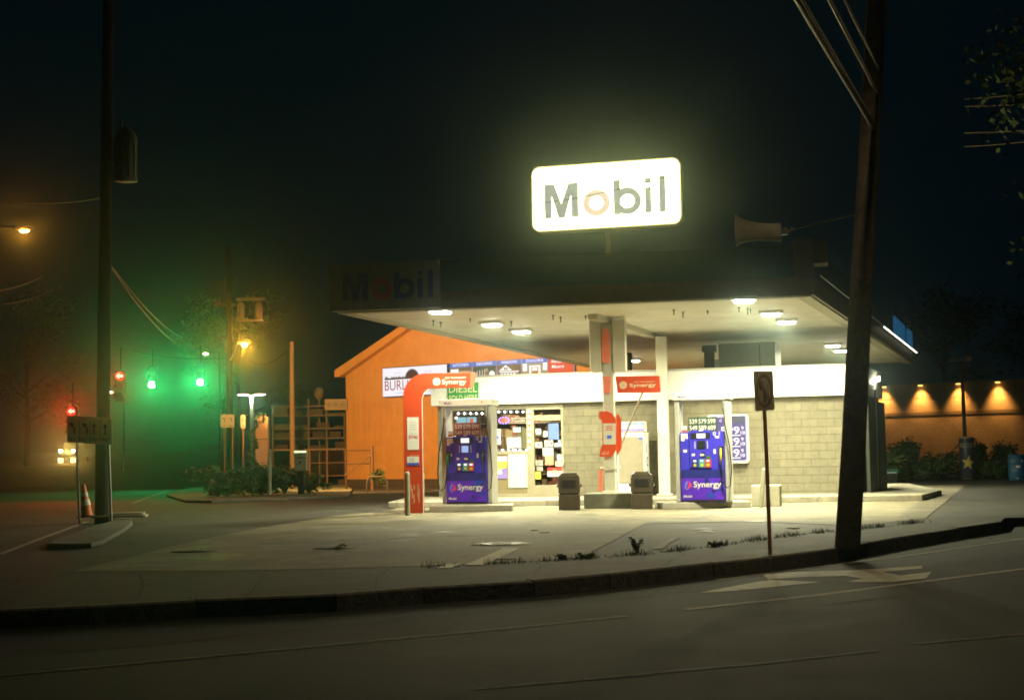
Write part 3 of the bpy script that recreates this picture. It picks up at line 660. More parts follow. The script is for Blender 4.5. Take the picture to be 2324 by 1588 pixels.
# door stickers
wall_item('sticker', 'white slip near the top left of the shop door glass', 'sticker', 742,447,805,520, lambda m,W,H: lines(m,W,H,3), mats=pm)
wall_item('sticker', 'narrow white slip in the upper middle of the shop door glass', 'sticker', 838,478,888,552, None, mats=pm)
wall_item('poster', 'tall blue poster with four white circles on the shop door', 'poster', 903,380,1030,585, lambda m,W,H: ([m.disc(W*cx,H*cz,W*.13,-.003,-.0002,0) for cx in (.37,.64) for cz in (.62,.43)], m.box(.3*W,.75*W,-.002,-.0002,.06*H,.14*H,0)), mats=[BLUE if 0 else mat('poster_blue',(.12,.2,.55),.5)]+[PAPER if 0 else BLUE]+pm[2:])
wall_item('sticker', 'white card with a red round mark at the left of the shop door', 'sticker', 733,617,824,685, lambda m,W,H: m.disc(W*.5,H*.5,H*.25,-.003,-.0002,2), mats=pm)
wall_item('atm_sticker', 'white sticker with red ATM letters on the shop door', 'sticker', 853,593,960,670, lambda m,W,H: m.text('ATM',.06*W,.94*W,.1*H,.9*H,-.0002,.002,2,off=.012), mats=pm)
wall_item('notice', 'plain white notice below the ATM sticker on the shop door', 'notice', 832,683,960,788, lambda m,W,H: lines(m,W,H,4), mats=pm)
wall_item('sticker', 'pale blue wide sticker at the right edge of the shop door', 'sticker', 975,625,1065,675, None, mats=[LBLUE])
wall_item('sticker', 'tiny pale blue square sticker under the blue poster on the shop door', 'sticker', 1022,590,1055,624, None, mats=[LBLUE])
wall_item('poster', 'salmon and white poster low in the middle of the shop door', 'poster', 860,790,965,905, lambda m,W,H: m.box(0,W,-.002,-.0002,0,.4*H,0) or None, mats=[pm[8]]+[PAPER]+pm[2:])
wall_item('sticker', 'light blue upright sticker beside the shop door handle', 'sticker', 1010,768,1065,848, lambda m,W,H: m.box(.1*W,.9*W,-.002,-.0002,.5*H,.8*H,1), mats=[LBLUE, PAPER]+pm[2:])
wall_item('sticker', 'white and lime sticker low at the right of the shop door', 'sticker', 988,858,1065,918, lambda m,W,H: m.box(.1*W,.5*W,-.002,-.0002,.2*H,.8*H,3), mats=pm)
wall_item('sticker', 'grey printed sticker low at the left of the shop door', 'sticker', 738,840,832,910, lambda m,W,H: lines(m,W,H,5,7), mats=[pm[5]]+pm[1:])
wall_item('sticker', 'white stepped lettering sticker above the lime sticker on the shop door', 'sticker', 755,922,830,980, lambda m,W,H: lines(m,W,H,4,7,.05,.9,.9,.1), mats=[pm[5]]+pm[1:])
wall_item('sticker', 'plain lime green sticker at the bottom left of the shop door', 'sticker', 735,988,803,1083, lambda m,W,H: lines(m,W,H,4,5), mats=[YGREEN]+pm[1:])
wall_item('poster', 'wide red and white banner poster at the bottom of the shop door', 'poster', 890,933,1068,1048, lambda m,W,H: (m.box(0,W,-.002,-.0002,.6*H,H,2), m.xz([(W*.15,H*.3),(W*.3,H*.6),(W*.5,H*.8),(W*.7,H*.6),(W*.9,H*.3)],-.004,-.0022,5)), mats=pm)
# neon ATM sign
na = SP(343, 343)
o = thing('neon_sign', 'oval purple and red neon ATM sign in the shop window', 'neon sign', SF.w(na[0], -.02, na[1]), PSI)
me = MB(); me.ring(0,0,.095,.075,-.03,-.01,n=36,sx=1.65); me.build('oval_ring', em('neon_violet',(.22,.02,1.0),2.2), o)
for k in range(11):
    t = 2*math.pi*k/11; m_ = MB(); m_.ball((math.cos(t)*.086*1.65,-.04,math.sin(t)*.086), .012); m_.build('bulb', em('neon_dot',(.75,.5,1),4), o)
me = MB(); me.text('ATM',-.10,.11,-.045,.05,-.02,.01,off=.0); me.build('lettering', em('neon_red',(1,.12,.05),3.0), o)
# string lights round the window
sl = thing('string_lights', 'row of round white bulbs framing the shop window', 'string lights', SF.w(0,0,0), PSI)
pts = [(BX(x), BY(235)) for x in (270,347,423,500,577,650)] + [(BX(655), BY(y)) for y in (297,372,452,525,605,690)] + [(BX(x), BY(718)) for x in (238,316,395,455,485,540,620)] \
   + [(1040,938),(1054,938),(1068,938),(1081,938),(1094,938),(1110,937),(1035,948),(1035,962),(1035,976),(1034,990)]
me = MB(); me.tube([(SF.hit(BX(662),BY(y),0)[0], -.02, SF.hit(BX(662),BY(y),0)[1]) for y in (228,400,600,712)], .006, 5); me.build('cable', DARK, sl)
for u, v in pts:
    a = SF.hit(u, v, -.05); m_ = MB(); m_.ball((0,0,0), .03, n=12, k=8); b_ = m_.build('bulb', em('string_bulb', (1,.97,.88), 6), sl); b_.location = (a[0], -.05, a[1])
# price screens seen over the pump
a = SF.rect(1036,950,1082,967)
me = MB(); x0,x1,z0,z1 = SF.rect(1036,947,1083,967); W_ = (x1-x0)/2
for k in range(2): me.box(x0+k*W_+.01, x0+(k+1)*W_-.01, -.03, -.02, z0, z1, 0)
me.text('20', x0+.06, x0+W_-.08, z0-.14, z0-.02, -.035, .004, 2); me.text('2.30', x0+W_+.06, x1-.04, z0-.14, z0-.02, -.035, .004, 2)
me.box(x0, x1, -.03, -.02, z0-.17, z0-.002, 1); me.box(x0+W_+.1, x1-.1, -.034, -.031, z0+.05, z1-.04, 1)
o = me.build('lottery_display', [em('screen_cyan',(.25,.55,.65),.9), em('screen_red',(.85,.06,.03),.8), em('digits_white',(1,.95,.9),2.5)], None); put(o, SF.w(0,0,0), PSI); tag(o, 'blue and red lit jackpot display in the window above the left pump', 'display')

# DIESEL sign on the fascia
dz = SF.rect(1016, 872, 1086, 914, -.26)
x0 = SF.hit(1016,890,-.26)[0]; x1 = SF.hit(1086,890,-.26)[0]; z0 = SF.hit(1050,915,-.26)[1]; z1 = SF.hit(1050,868,-.26)[1]
me = MB(); me.box(0, x1-x0, 0, .02, 0, z1-z0, 0); W, H = x1-x0, z1-z0
me.text('DIESEL', .04*W, .96*W, .52*H, .88*H, -.001, .003, 1, off=.012); me.text('SOLD HERE', .04*W, .96*W, .12*H, .40*H, -.001, .003, 1, off=.012)
o = me.build('diesel_sign', [GREEN, CREAM], None); put(o, SF.w(x0, -.26, z0), PSI); tag(o, 'green sign reading DIESEL SOLD HERE at the left end of the white fascia', 'sign')

# rooftop equipment
def on_roof(name, label, cat, u0, v0, u1, v1, off, depth, m, extra=None):
    x0, x1, z0, z1 = SF.rect(u0, v0, u1, v1, off); z0 = FZ0+.2
    me = MB(); me.box(0, x1-x0, 0, depth, 0, z1-z0, 0)
    if extra: extra(me, x1-x0, depth, z1-z0)
    o = me.build(name, m, None, bev=.015); put(o, SF.w(x0, off, z0), PSI); return tag(o, label, cat)
on_roof('rooftop_air_unit', 'large boxy grey air conditioning unit on the store roof', 'air conditioner', 1630,780,1760,835, 2.0, 1.6, [mat('hvac_grey',(.20,.21,.15),.5,.2), DARK],
        lambda m,W,D,H: (m.box(W*.72,W*.74,-.01,-.001,.05,H-.05,1), [m.box(W*.05,W*.68,-.012,-.002,H*.1+k*.09,H*.1+k*.09+.01,1) for k in range(9)]))
on_roof('roof_vent', 'square dark vent shaft left of the roof sign column', 'vent', 1416,800,1431,846, 1.6, .3, [mat('vent_dark',(.07,.06,.045),.6)])
on_roof('roof_vent', 'short stubby vent beside the rooftop air unit', 'vent', 1622,816,1631,840, 1.9, .25, [GREY])
p = SF.rect(1857,796,1872,832,3.0)
me = MB(); me.lathe([(.07,0),(.07,.55),(.13,.56),(.13,.60),(0,.66)], n=14); o = me.build('roof_pipe', GREY, None); put(o, SF.w((p[0]+p[1])/2, 3.0, FZ0+.2)); tag(o, 'round capped exhaust pipe on the right of the store roof', 'vent pipe')

# floodlight-like horn fixture above the canopy
hp = at(1735, 520, 20.2)
horn = thing('area_floodlight', 'unlit grey flared area light reaching left from the right utility pole', 'floodlight', hp, PSI); horn.scale = (.62,.62,.62)
me = MB(); n = 20
prof_ = [(-.62,.36),(-.56,.30),(-.40,.24),(-.15,.20),(.10,.19),(.34,.21),(.36,.17)]
vs_ = []
for x, r_ in prof_:
    for k in range(n):
        t = 2*math.pi*k/n; vs_.append((x, r_*.75*math.cos(t), r_*math.sin(t)-.1*(x+.6) ))
me.add(vs_, [(i*n+k, (i+1)*n+k, (i+1)*n+(k+1)%n, i*n+(k+1)%n) for i in range(len(prof_)-1) for k in range(n)], 0, True)
me.add(vs_[:n], [tuple(range(n))], 1); me.add(vs_[-n:], [tuple(range(n-1,-1,-1))], 0)
me.build('housing', [mat('housing_grey',(.62,.58,.42),.5), mat('lens_dull',(.75,.7,.5),.3)], horn)
me = MB(); me.box(.36,.5,-.05,.05,-.15,.0); me.tube([(.5,0,-.1),(.6,0,-.02),(.66,0,-.04)], .03); me.build('bracket', STEEL, horn)
me = MB(); me.tube([(.62,0,-.03),(1.2,-.15,.05),(2.1,-.9,.1)], .025); me.build('arm', DARK, horn)

# ================================================================== PUMPS
def pump(u, v, Y, num, lit, label):
    p = at(u, v, Y); root = thing('fuel_pump', label, 'fuel pump', (p.x, p.y, .15), PSI, 'fuel pumps on the forecourt')
    w2, D = .475, .55
    me = MB(); me.box(-w2, w2, 0, D, 0, 1.52); cab = me.build('cabinet', PUMPBLUE, root, bev=.012)
    me = MB(); me.box(-w2+.01, w2-.01, -.012, -.002, .05, .52, 0); me.box(-w2+.01, w2-.01, -.012, -.002, .523, .70, 1); me.box(-w2+.01, w2-.01, -.010, -.002, 0.005, .045, 2)
    # colour splashes in the lower print
    for k in range(16):
        x = random.uniform(.08,.42); z = random.uniform(.08,.5); me.disc(x, z, random.uniform(.02,.06), -.0135-.0004*k, -.0125, 3 if k % 3 else 1, n=10)
    fp = me.build('lower_panel', [PUMPPURP, PUMPDEEP, BLACK, mat('splash_blue',(.02,.06,.5),.4)], cab)
    me = MB(); me.text('Synergy', -.20, .40, .28, .45, -.022, .003, off=.012); me.text('Mobil', -.42, -.24, .10, .155, -.015, .003, off=.012)
    me.build('lettering', LETTER, fp)
    me = MB(); rn = random.Random(5)
    for k in range(40):
        t = rn.uniform(0, 2*math.pi); r_ = rn.uniform(.03,.085); me.disc(-.33+r_*math.cos(t), .36+r_*math.sin(t), rn.uniform(.008,.017), -.015-k*.0001, -.013, 0 if math.cos(t) < 0 else 1, n=8)
    me.build('emblem', [mat('emblem_blue',(.15,.3,.8),.4,vary=0), mat('emblem_red',(.7,.06,.15),.4,vary=0)], fp)
    # centre column with screens
    me = MB(); me.xz([(-.27,.74),(.21,.74),(.21,1.53),(.08,1.56),(-.1,1.56),(-.27,1.53)], -.03, -.002); cp = me.build('control_panel', PUMPBLUE, root, bev=.006)
    me = MB(); me.box(-.235,.185,-.036,-.031,1.37,1.50); me.box(-.10,.10-.02,-.04,-.031,1.15,1.33,0); me.build('screen_surround', BLACK, cp)
    me = MB(); me.box(-.105,.085,-.042,-.037,1.385,1.485); me.build('price_screen', em('lcd_white',(.95,.95,1),1.6), cp)
    me = MB(); me.box(-.09,.07,-.046,-.041,1.165,1.315); me.build('message_screen', em('lcd_blue',(.35,.5,.85),1.0) if lit else mat('lcd_off',(.02,.025,.03),.2), cp)
    me = MB()
    for s_ in (-.145, .125):
        for k in range(4): me.box(s_-.01, s_+.01, -.036, -.031, 1.165+k*.04, 1.19+k*.04)
    me.build('soft_key', LETTER, cp)
    me = MB(); me.box(-.03,.07,-.037,-.031,.97,1.07,0); me.box(-.035,.05,-.039,-.0375,1.0,1.04,1); me.box(.09,.19,-.037,-.031,.92,1.0,2); me.box(-.22,-.155,-.037,-.031,1.0,1.05,1)
    me.build('card_reader', [BLACK, PAPER, mat('pad_green',(.05,.12,.04),.5)], cp)
    # grade buttons
    for k, (bx_, mm) in enumerate(((-.155, PUMPDEEP), (-.005, mat('grade_teal',(.03,.3,.3),.4)), (.13, mat('grade_red',(.6,.05,.03),.4)))):
        gb = MB(); gb.box(bx_-.065, bx_+.065, -.037, -.031, .75, .93); gb = gb.build('grade_button', mm, cp)
        m_ = MB(); m_.box(bx_-.035, bx_+.03, -.042, -.038, .87, .91); m_.build('lit_window', MATS['lcd_white'], gb)
        m_ = MB(); m_.disc(bx_, .80, .034, -.045, -.038); m_.build('push_plate', YELLOW, gb)
    # stickers, pump number
    me = MB(); me.box(-.455,-.31,-.006,-.001,1.43,1.49); me.box(-.455,-.30,-.006,-.001,1.38,1.425); me.box(-.455,-.38,-.006,-.001,1.33,1.375); me.box(-.41,-.33,-.006,-.001,1.08,1.14); me.box(.25,.30,-.006,-.001,1.04,1.14)
    me.text(num, .25, .25+.07*len(num.replace(' ', '')), 1.43, 1.52, -.001, .004, off=.012); me.box(.30,.38,-.006,-.001,1.38,1.42)
    me.build('sticker', PAPER, cab)
    # price rack above
    me = MB(); me.box(-.29, .33, .03, .09, 1.54, 1.84, 0); pr = me.build('price_rack', [mat('rack_green',(.03,.07,.045),.5) if not lit else mat('rack_maroon',(.25,.06,.09),.5)], root, bev=.006)
    me = MB()
    for r_, (row) in enumerate((('539','579','599'), ('549','589','609'))):
        for c_, t in enumerate(row): me.text(t, -.265+c_*.2, -.265+c_*.2+.17, 1.70-r_*.14, 1.80-r_*.14, .028, .003, off=.01)
    me.build('price_digits', LETTER, pr)
    me = MB(); me.box(-.44,-.33,.05,.06,1.53,1.66,0); me.box(-.44,-.33,.048,.0495,1.53,1.57,1); me.build('card', [PAPER, ORANGE], root)
    me = MB(); me.lathe([(.055,0),(.06,.01),(.0,.03)], c=(-.01,-.005,1.535), n=12); me.build('cap_light', PAPER, root)
    # posts and top box
    for s_ in (-1, 1):
        me = MB(); xo = s_*(w2+.065); me.box(xo-.055, xo+.055, .04, D-.02, 0, 2.22); me.build('side_post', LGREY, root, bev=.02)
    me = MB(); me.box(-w2-.15, w2+.15, -.02, D+.06, 2.222, 2.375); tb = me.build('top_box', WHITE, root, bev=.012)
    me = MB(); me.text('Mobil', -.50, -.33, 2.265, 2.32, -.022, .004, 0, off=.012); me.disc(.40, 2.30, .018, -.026, -.0215, 1); me.build('lettering', [mat('lettering_navy',(.05,.05,.3),.4,vary=0), RED], tb)
    # nozzles and hoses
    for s_ in ((1,) if not lit else (1, -1)):
        me = MB(); x = s_*(w2-.06)
        me.box(x-.05, x+.05, -.03, -.002, .95, 1.2); me.build('nozzle_holster', BLACK, root, bev=.01)
        me = MB(); me.tube([(x,-.06,1.16),(x,-.10,1.05),(x,-.09,.92),(x-.01,-.05,.82)], [.02,.028,.024,.018], 8)
        me.tube([(x,-.1,1.1),(x,-.16,1.04),(x,-.14,.95),(x,-.09,.92)], .012, 6); me.build('nozzle', (YELLOW if (s_ > 0 and not lit) else mat('nozzle_green',(.02,.2,.03),.4) if s_ < 0 else BLACK), root)
        hx_ = s_*(w2+.10)
        me = MB(); me.tube([(s_*(w2-.06),-.09,.92),(s_*(w2-.03),-.1,.6),(s_*(w2+.0),-.12,.38),(s_*(w2+.08),-.14,.3),(s_*(w2+.14),-.13,.36),(s_*(w2+.17),-.12,.7),(s_*(w2+.14),-.1,1.2),(s_*(w2+.04),-.07,1.7),(s_*(w2+.02),-.04,2.15)], .014, 8); me.build('hose', RUBBER, root)
        me = MB(); me.tube([(s_*(w2+.02),-.04,2.22),(s_*(w2+.02),-.04,1.95)], .028, 8); me.build('breakaway', STEEL, root)
    return root
pA = pump(1594, 1050, 32.7, '0 1', False, 'blue and violet fuel pump numbered 1 with yellow nozzle, right of the column')
pB = pump(1058, 1050, 34.1, '0 3', True, 'blue and violet fuel pump numbered 3 with lit blue screen, beside the orange arch')
def island(u0, v0, u1, v1, label):
    a = G(u0, v0, 0); b = G(u1, v1, 0); me = MB(); W = (b-a).length
    me.xz(rr(0, W, 0, .148, .03), 0, .95); o = me.build('pump_island', CONC, None, bev=.02); put(o, a, math.atan2(b.y-a.y, b.x-a.x)); tag(o, label, 'pump island'); return a
island(1503, 1156, 1705, 1152, 'raised concrete island under the right fuel pump')
island(975, 1163, 1163, 1160, 'raised concrete island under the left fuel pump')

# ================================================================== ORANGE ARCH + COLUMN SIGNS
ap = G(938, 1165, 0); AF = Fr((ap.x, ap.y, 0), -R(5))
arch = thing('arch_sign', 'tall orange red curved arch with Synergy lettering left of the pump', 'arch sign', ap, -R(5))
k = 1/ (3400/ap.y)
def AP(u, v): return AF.hit(u, v)
xl, zb_ = AP(918, 1165); xr_, _ = AP(960, 1165); zt_ = AP(1000, 846)[1]; xe = AP(1068, 846)[0]; zu = AP(1000, 880)[1]
Wp = xr_-xl; Ro = (AP(960,846)[0]-xl)+.05; P = [(xl,0),(xr_,0)]
ri = .24; zi = zu - ri
P += [(xr_, zi)] + [(xr_+ri-ri*math.cos(R(a)), zi+ri*math.sin(R(a))) for a in range(15, 91, 15)] + [(xe-.03, zu), (xe, zt_)]
Ro = .50
P += [(xl+Ro, zt_)] + [(xl+Ro-Ro*math.sin(R(a)), zt_-Ro+Ro*math.cos(R(a))) for a in range(10, 91, 10)]
me = MB(); me.xz(P, 0, .16); body = me.build('arch_body', ORANGE, arch, bev=.008)
ex = [(xe+.002, zt_+.005), (xe+.13, zt_-.02), (xe+.06, zu+.02), (xe-.02, zu-.02)]
me = MB(); me.xz(ex, .0, .05); me.build('end_flap', ORANGEP, arch)
me = MB(); x0, z0 = AP(1003, 872); x1, z1 = AP(1058, 858); me.text('Synergy', x0, x1, AP(1030,875)[1], AP(1030,860)[1], -.001, .004, off=.012); me.text('FUEL TECHNOLOGY', AP(1010,858)[0], x1, AP(1030,859)[1], AP(1030,855)[1], -.001, .004, off=.02); me.build('lettering', LETTER, body)
cx, cz = AP(991, 866)
def sunburst(mb, cx, cz, r, y, m=0):
    mb.ring(cx, cz, r*.45, r*.22, y-.004, y-.001, m, n=20)
    for i in range(16):
        t = 2*math.pi*i/16; a0, a1 = r*.55, r
        c, s_ = math.cos(t), math.sin(t); w_ = r*.09
        mb.xz([(cx+c*a0-s_*w_, cz+s_*a0+c*w_), (cx+c*a1-s_*w_*1.4, cz+s_*a1+c*w_*1.4), (cx+c*a1+s_*w_*1.4, cz+s_*a1-c*w_*1.4), (cx+c*a0+s_*w_, cz+s_*a0-c*w_)], y-.004, y-.001, m)
me = MB(); sunburst(me, cx, cz, .085, 0); me.build('emblem', LETTER, body)
me = MB(); x0, x1, z0, z1 = AF.rect(924, 947, 951, 1020); me.box(x0, x1, -.012, -.001, z0, z1, 0)
me.text('$1/gal', x0+.03, x1-.03, z0+.22, z0+.32, -.013, .002, 1, off=.02); W = x1-x0
for q_ in range(4): me.box(x0+W*.2, x1-W*.2, -.0135, -.0122, z1-.12-q_*.05, z1-.11-q_*.05, 2)
for q_ in range(3): me.box(x0+W*.2, x1-W*.2, -.0135, -.0122, z1-.36-q_*.04, z1-.352-q_*.04, 2)
me.build('info_card', [PAPER, RED, pm[5]], body)
me = MB(); x0, x1, z0, z1 = AF.rect(924, 1036, 951, 1055); me.box(x0, x1, -.012, -.001, z0, z1, 0); me.box(x0, x1, -.014, -.0125, z0, z0+(z1-z0)*.3, 1); me.text('12', x0+.06, x0+.15, z0+.09, z1-.03, -.013, .002, 2); me.build('offer_card', [PAPER, BLUE, pm[5]], body)
me = MB(); x0, x1, z0, z1 = AF.rect(930, 1076, 950, 1050)
for i in range(3):
    for j in range(2): me.disc(x0+.04+i*.07, z0+.06+j*.1, .022, -.006, -.001, n=10)
me.rrect(x0+.12, x1+.0, z0-.06, z0-.02, .015, -.006, -.001)
for i in range(9): a = random.uniform(0,1); me.box(x0+a*.2, x0+a*.2+.03, -.004, -.001, .15+random.random()*.5, .16+random.random()*.5)
me.build('icon_print', mat('faded_print',(.7,.35,.2),.5), body)
me = MB(); me.tube([(xr_+.01,-.01,.02),(xr_+.012,-.01,zi),(xr_+.06,-.01,zi+.14),(xr_+.16,-.01,zu-.02)], .009, 6); me.build('edge_tube', LETTER, body)
BOLM = mat('bollard_paint', (.35,.34,.25), .5, vary=.15)
def bollard(u, v, h_, label, lean=0, r_=.05):
    p = G(u, v, 0); me = MB(); me.lathe([(r_,0),(r_,h_-.05),(r_*.85,h_-.015),(r_*.5,h_),(0.001,h_+.005)], n=16); o = me.build('bollard', BOLM, None); put(o, p); o.rotation_euler = (0, lean, 0); tag(o, label, 'bollard', 'steel bollards')
bollard(925.5, 1170, .92, 'pale steel bollard in front of the orange arch, the nearer one')
bollard(959, 1162, .9, 'pale steel bollard half hidden behind the orange arch')
bollard(1727, 1152, .86, 'leaning steel bollard in front of the concrete block', lean=R(6))
p = G(1706, 1150, 0); me = MB(); me.box(0, .62, 0, .5, 0, .48); o = me.build('concrete_block', mat('whitewashed_concrete',(.45,.43,.33),.8,vary=.15,bump=.3), None, bev=.025); put(o, p, PSI); tag(o, 'pale concrete block behind the leaning bollard, right of the pump', 'concrete block')

# signs strapped on the front column
ZC = lambda x, y: (1305.7+.3088*x, 687.9+.3088*y)
CFf = Fr((c1.x, c1.y, 0), CF.yaw)
def CP(x, y, off=-.02): return CFf.hit(*ZC(x, y), off)
def colsign(name, label, cat, polys, mats, off=-.05, th=.02, extra=None, bev=.004):
    me = MB()
    P = [CP(x, y, off) for x, y in polys]; cx = sum(p[0] for p in P)/len(P); cz = min(p[1] for p in P)
    me.xz([(a-cx, b-cz) for a, b in P], -th, 0, 0)
    if extra: extra(me, lambda x, y: (CP(x, y, off)[0]-cx, CP(x, y, off)[1]-cz), -th)
    o = me.build(name, mats, None, bev=bev if not extra else 0); put(o, CFf.w(cx, off, cz), CF.yaw); return tag(o, label, cat)
def synergy(me, f, y):
    a = f(400, 625); b = f(592, 588); me.text('Synergy', a[0], b[0], a[1]+.0, b[1]+.01, y-.001, .003, 1, off=.012)
    a = f(435, 583); b = f(588, 572); me.text('FUEL TECHNOLOGY', a[0], b[0], a[1], b[1], y-.001, .003, 1, off=.02)
    c = f(352, 602); sunburst(me, c[0], c[1], .088, y, 1)
colsign('brand_banner', 'orange Synergy banner hanging right of the front column', 'banner', [(296,538),(618,533),(628,655),(310,660)], [ORANGE, CREAM], off=-.05, extra=synergy)
colsign('banner_back', 'small pale flap behind the right edge of the column banner', 'flap', [(622,536),(650,537),(645,600),(630,655),(626,600)], [mat('pink_white_vinyl',(.7,.62,.55),.5)], off=0.02)
colsign('column_topper', 'tall faded orange board with pointed top high on the front column', 'sign board', [(195,435),(196,230),(205,190),(222,180),(240,200),(253,235),(257,440)], [ORANGEP], off=-.08)
colsign('column_flag', 'small folded orange board on the front column above the info panel', 'sign board', [(198,540),(262,540),(262,600),(258,660),(212,662)], [ORANGEP], off=-.05)
def infop(me, f, y):
    a = f(208, 1038); b = f(295, 882); me.box(a[0], b[0], y-.006, y-.001, a[1], b[1], 1)
    a = f(235, 995); b = f(268, 970); me.box(a[0], b[0], y-.010, y-.007, a[1], b[1], 2)
    for i in range(3): a = f(225, 900+i*14); b = f(275, 904+i*14); me.box(a[0], b[0], y-.010, y-.007, a[1], b[1], 3)
    for i in range(6): a = f(195+i*9, 1112); b = f(200+i*9, 1100-(i % 3)*8); me.box(a[0], b[0], y-.004, y-.001, a[1], b[1], 4)
colsign('info_board', 'orange shaped info panel with white card strapped to the column front', 'info panel', [(175,795),(235,793),(270,810),(292,838),(300,870),(300,1075),(280,1115),(240,1130),(180,1128),(185,1070),(200,1045),(200,880),(190,855),(175,850)],
        [ORANGE, mat('card_cream',(.55,.52,.42),.6), BLUE, RED, MATS['faded_print']], off=-.06, extra=infop)
colsign('info_board', 'second narrow orange panel on the right side of the front column', 'info panel', [(302,820),(318,812),(338,850),(342,1060),(325,1098),(302,1100)], [ORANGE], off=.1)
colsign('lower_board', 'narrow orange board low on the left of the front column', 'sign board', [(174,1222),(200,1222),(202,1382),(172,1380)], [ORANGEP], off=.012)
me = MB(); a = CP(238, 1205, 0); me.ring(0, 0, .24, .215, -.02, .02, n=24, sx=1.0); 
o = me.build('strap', mat('strap_pale',(.45,.42,.33),.5), None); o.location = CFf.w(0, .12, a[1]); o.rotation_euler = (R(90), 0, CF.yaw); tag(o, 'pale ring strap round the front column above the concrete block', 'strap')
# tilted pole behind the banner
a = CFf.hit(*ZC(495, 655), 1.5); b = CFf.hit(*ZC(405, 862), 1.5)
me = MB(); me.tube([(a[0]+.04,0,a[1]+.1),(b[0]-.4,0,b[1]-.95),], .022, 8); o = me.build('squeegee_pole', mat('pole_brown',(.18,.13,.09),.5), None); put(o, CFf.w(0,1.5,0), CF.yaw); tag(o, 'thin slanting pole leaning between the banner and the ice freezer', 'pole')

# ice freezer
ip = SF.hit(1404, 1118, -.95)
ice = thing('ice_freezer', 'white outdoor ice freezer cabinet with blue header against the store wall', 'ice freezer', SF.w(ip[0], -.95, .15), PSI)
fx = lambda x, y: (SF.hit(*ZC(x, y), -.95)[0]-ip[0], SF.hit(*ZC(x, y), -.95)[1]-.15)
xL, xR = -.02, fx(505, 1000)[0]; zT = fx(400, 948)[1]
me = MB(); me.box(xL, xR, 0, .72, .04, zT); body = me.build('cabinet', WHITE, ice, bev=.015)
a = fx(318, 1320); b = fx(498, 980); me = MB(); me.box(max(a[0], .02), b[0], -.02, -.002, a[1], b[1]); me.build('door', mat('ice_door_tan',(.25,.225,.17),.5), ice, bev=.01)
a = fx(330, 945); b = fx(512, 868); me = MB(); me.box(xL, b[0], -.02, .25, zT+.01, b[1], 0); hd = me.build('header_sign', [mat('header_side',(.6,.58,.5),.5)], ice)
me = MB(); me.box(xL+.02, b[0]-.02, -.03, -.0205, zT+.03, b[1]-.02, 0); me.box(xL+.02, b[0]-.02, -.032, -.0305, zT+.03, zT+.07, 1); me.text('BROOKLINE ICE CO.', xL+.02, b[0]-.03, zT+.09, b[1]-.08, -.033, .003, 2, off=.012)
me.build('header_print', [mat('header_blue',(.18,.24,.45),.5,vary=.3,vs_=10), pm[6], LETTER], hd)
me = MB()
for ch, yy in (('I', .98), ('C', .63), ('E', .28)):
    t_ = MB(); t_.text(ch, .28, .48 if ch != 'I' else .33, 0, .24, 0, 0, off=.02)
    me.add([(xR+.004, v_[0], v_[2]+yy+.12) for v_ in t_.v], t_.f)
me.build('lettering', mat('ice_navy',(.03,.03,.15),.5,vary=0), ice)
me = MB(); me.disc(b[0]-.12, fx(400, 993)[1], .035, -.026, -.021, sx=1.6); me.build('badge', BLUE, ice)

# trash cans
def trash(u, v, label):
    p = G(u, v, 0); root = thing('trash_can', label, 'trash can', p, PSI+R(12), 'dark bins by the column')
    me = MB(); me.xz(rr(-.235, .235, .0, .35, .02), -.235, .235); me.build('base', CANDARK, root, bev=.02)
    me = MB(); me.box(-.215, .215, -.215, .215, .34, .37); me.xz(rr(-.235, .235, .37, .72, .02), -.235, .235); me.build('body', CANDARK, root, bev=.02)
    me = MB(); me.xz([(-.23,.72),(.23,.72),(.23,.76),(.15,.83),(-.15,.83),(-.23,.76)], -.22, .22); me.build('lid', mat('can_lid',(.10,.08,.06),.35), root, bev=.02)
    me = MB(); me.box(-.15,.15,-.245,-.236,.5,.66); me.build('opening', BLACK, root)
    me = MB()
    for s_ in (-1, 1): me.tube([(s_*.235,-.05,.5),(s_*.275,-.02,.53),(s_*.275,.06,.56),(s_*.235,.1,.53)], .016, 6)
    me.build('handle', CANDARK, root)
trash(1293, 1157, 'dark brown plastic bin with pale lid in front of the store door')
trash(1457, 1155, 'dark brown plastic bin with domed lid right of the concrete column block')

# price sign on the wall
ZD = lambda x, y: (1496.8+.20057*x, 859.9+.20057*y)
dp = SF.hit(*ZD(775, 675), -.2)
ps = thing('price_sign', 'rounded purple lit price sign on the block wall behind the right pump', 'price sign', SF.w(dp[0], -.2, dp[1]), PSI)
def DQ(x, y): h_ = SF.hit(*ZD(x, y), -.2); return h_[0]-dp[0], h_[1]-dp[1]
a = DQ(548, 955); b = DQ(1002, 395)
me = MB(); me.rrect(a[0], b[0], a[1], b[1], .09, 0, .15, k=6); me.build('cabinet', mat('sign_rim',(.75,.74,.66),.4), ps)
me = MB(); me.rrect(a[0]+.03, b[0]-.03, a[1]+.03, b[1]-.03, .08, -.012, -.003); me.build('rim', em('rim_glow',(.95,.92,1),.85), ps)
me = MB(); me.rrect(a[0]+.075, b[0]-.075, a[1]+.075, b[1]-.075, .05, -.02, -.013, 0); me.build('lit_face', em('face_purple',(.13,.04,.55),.55), ps)
me = MB(); h0 = DQ(800, 500); h1 = DQ(970, 418); me.box(h0[0], h1[0], -.026, -.021, h0[1], h1[1]); me.build('header', em('header_slate',(.10,.13,.32),.5), ps)
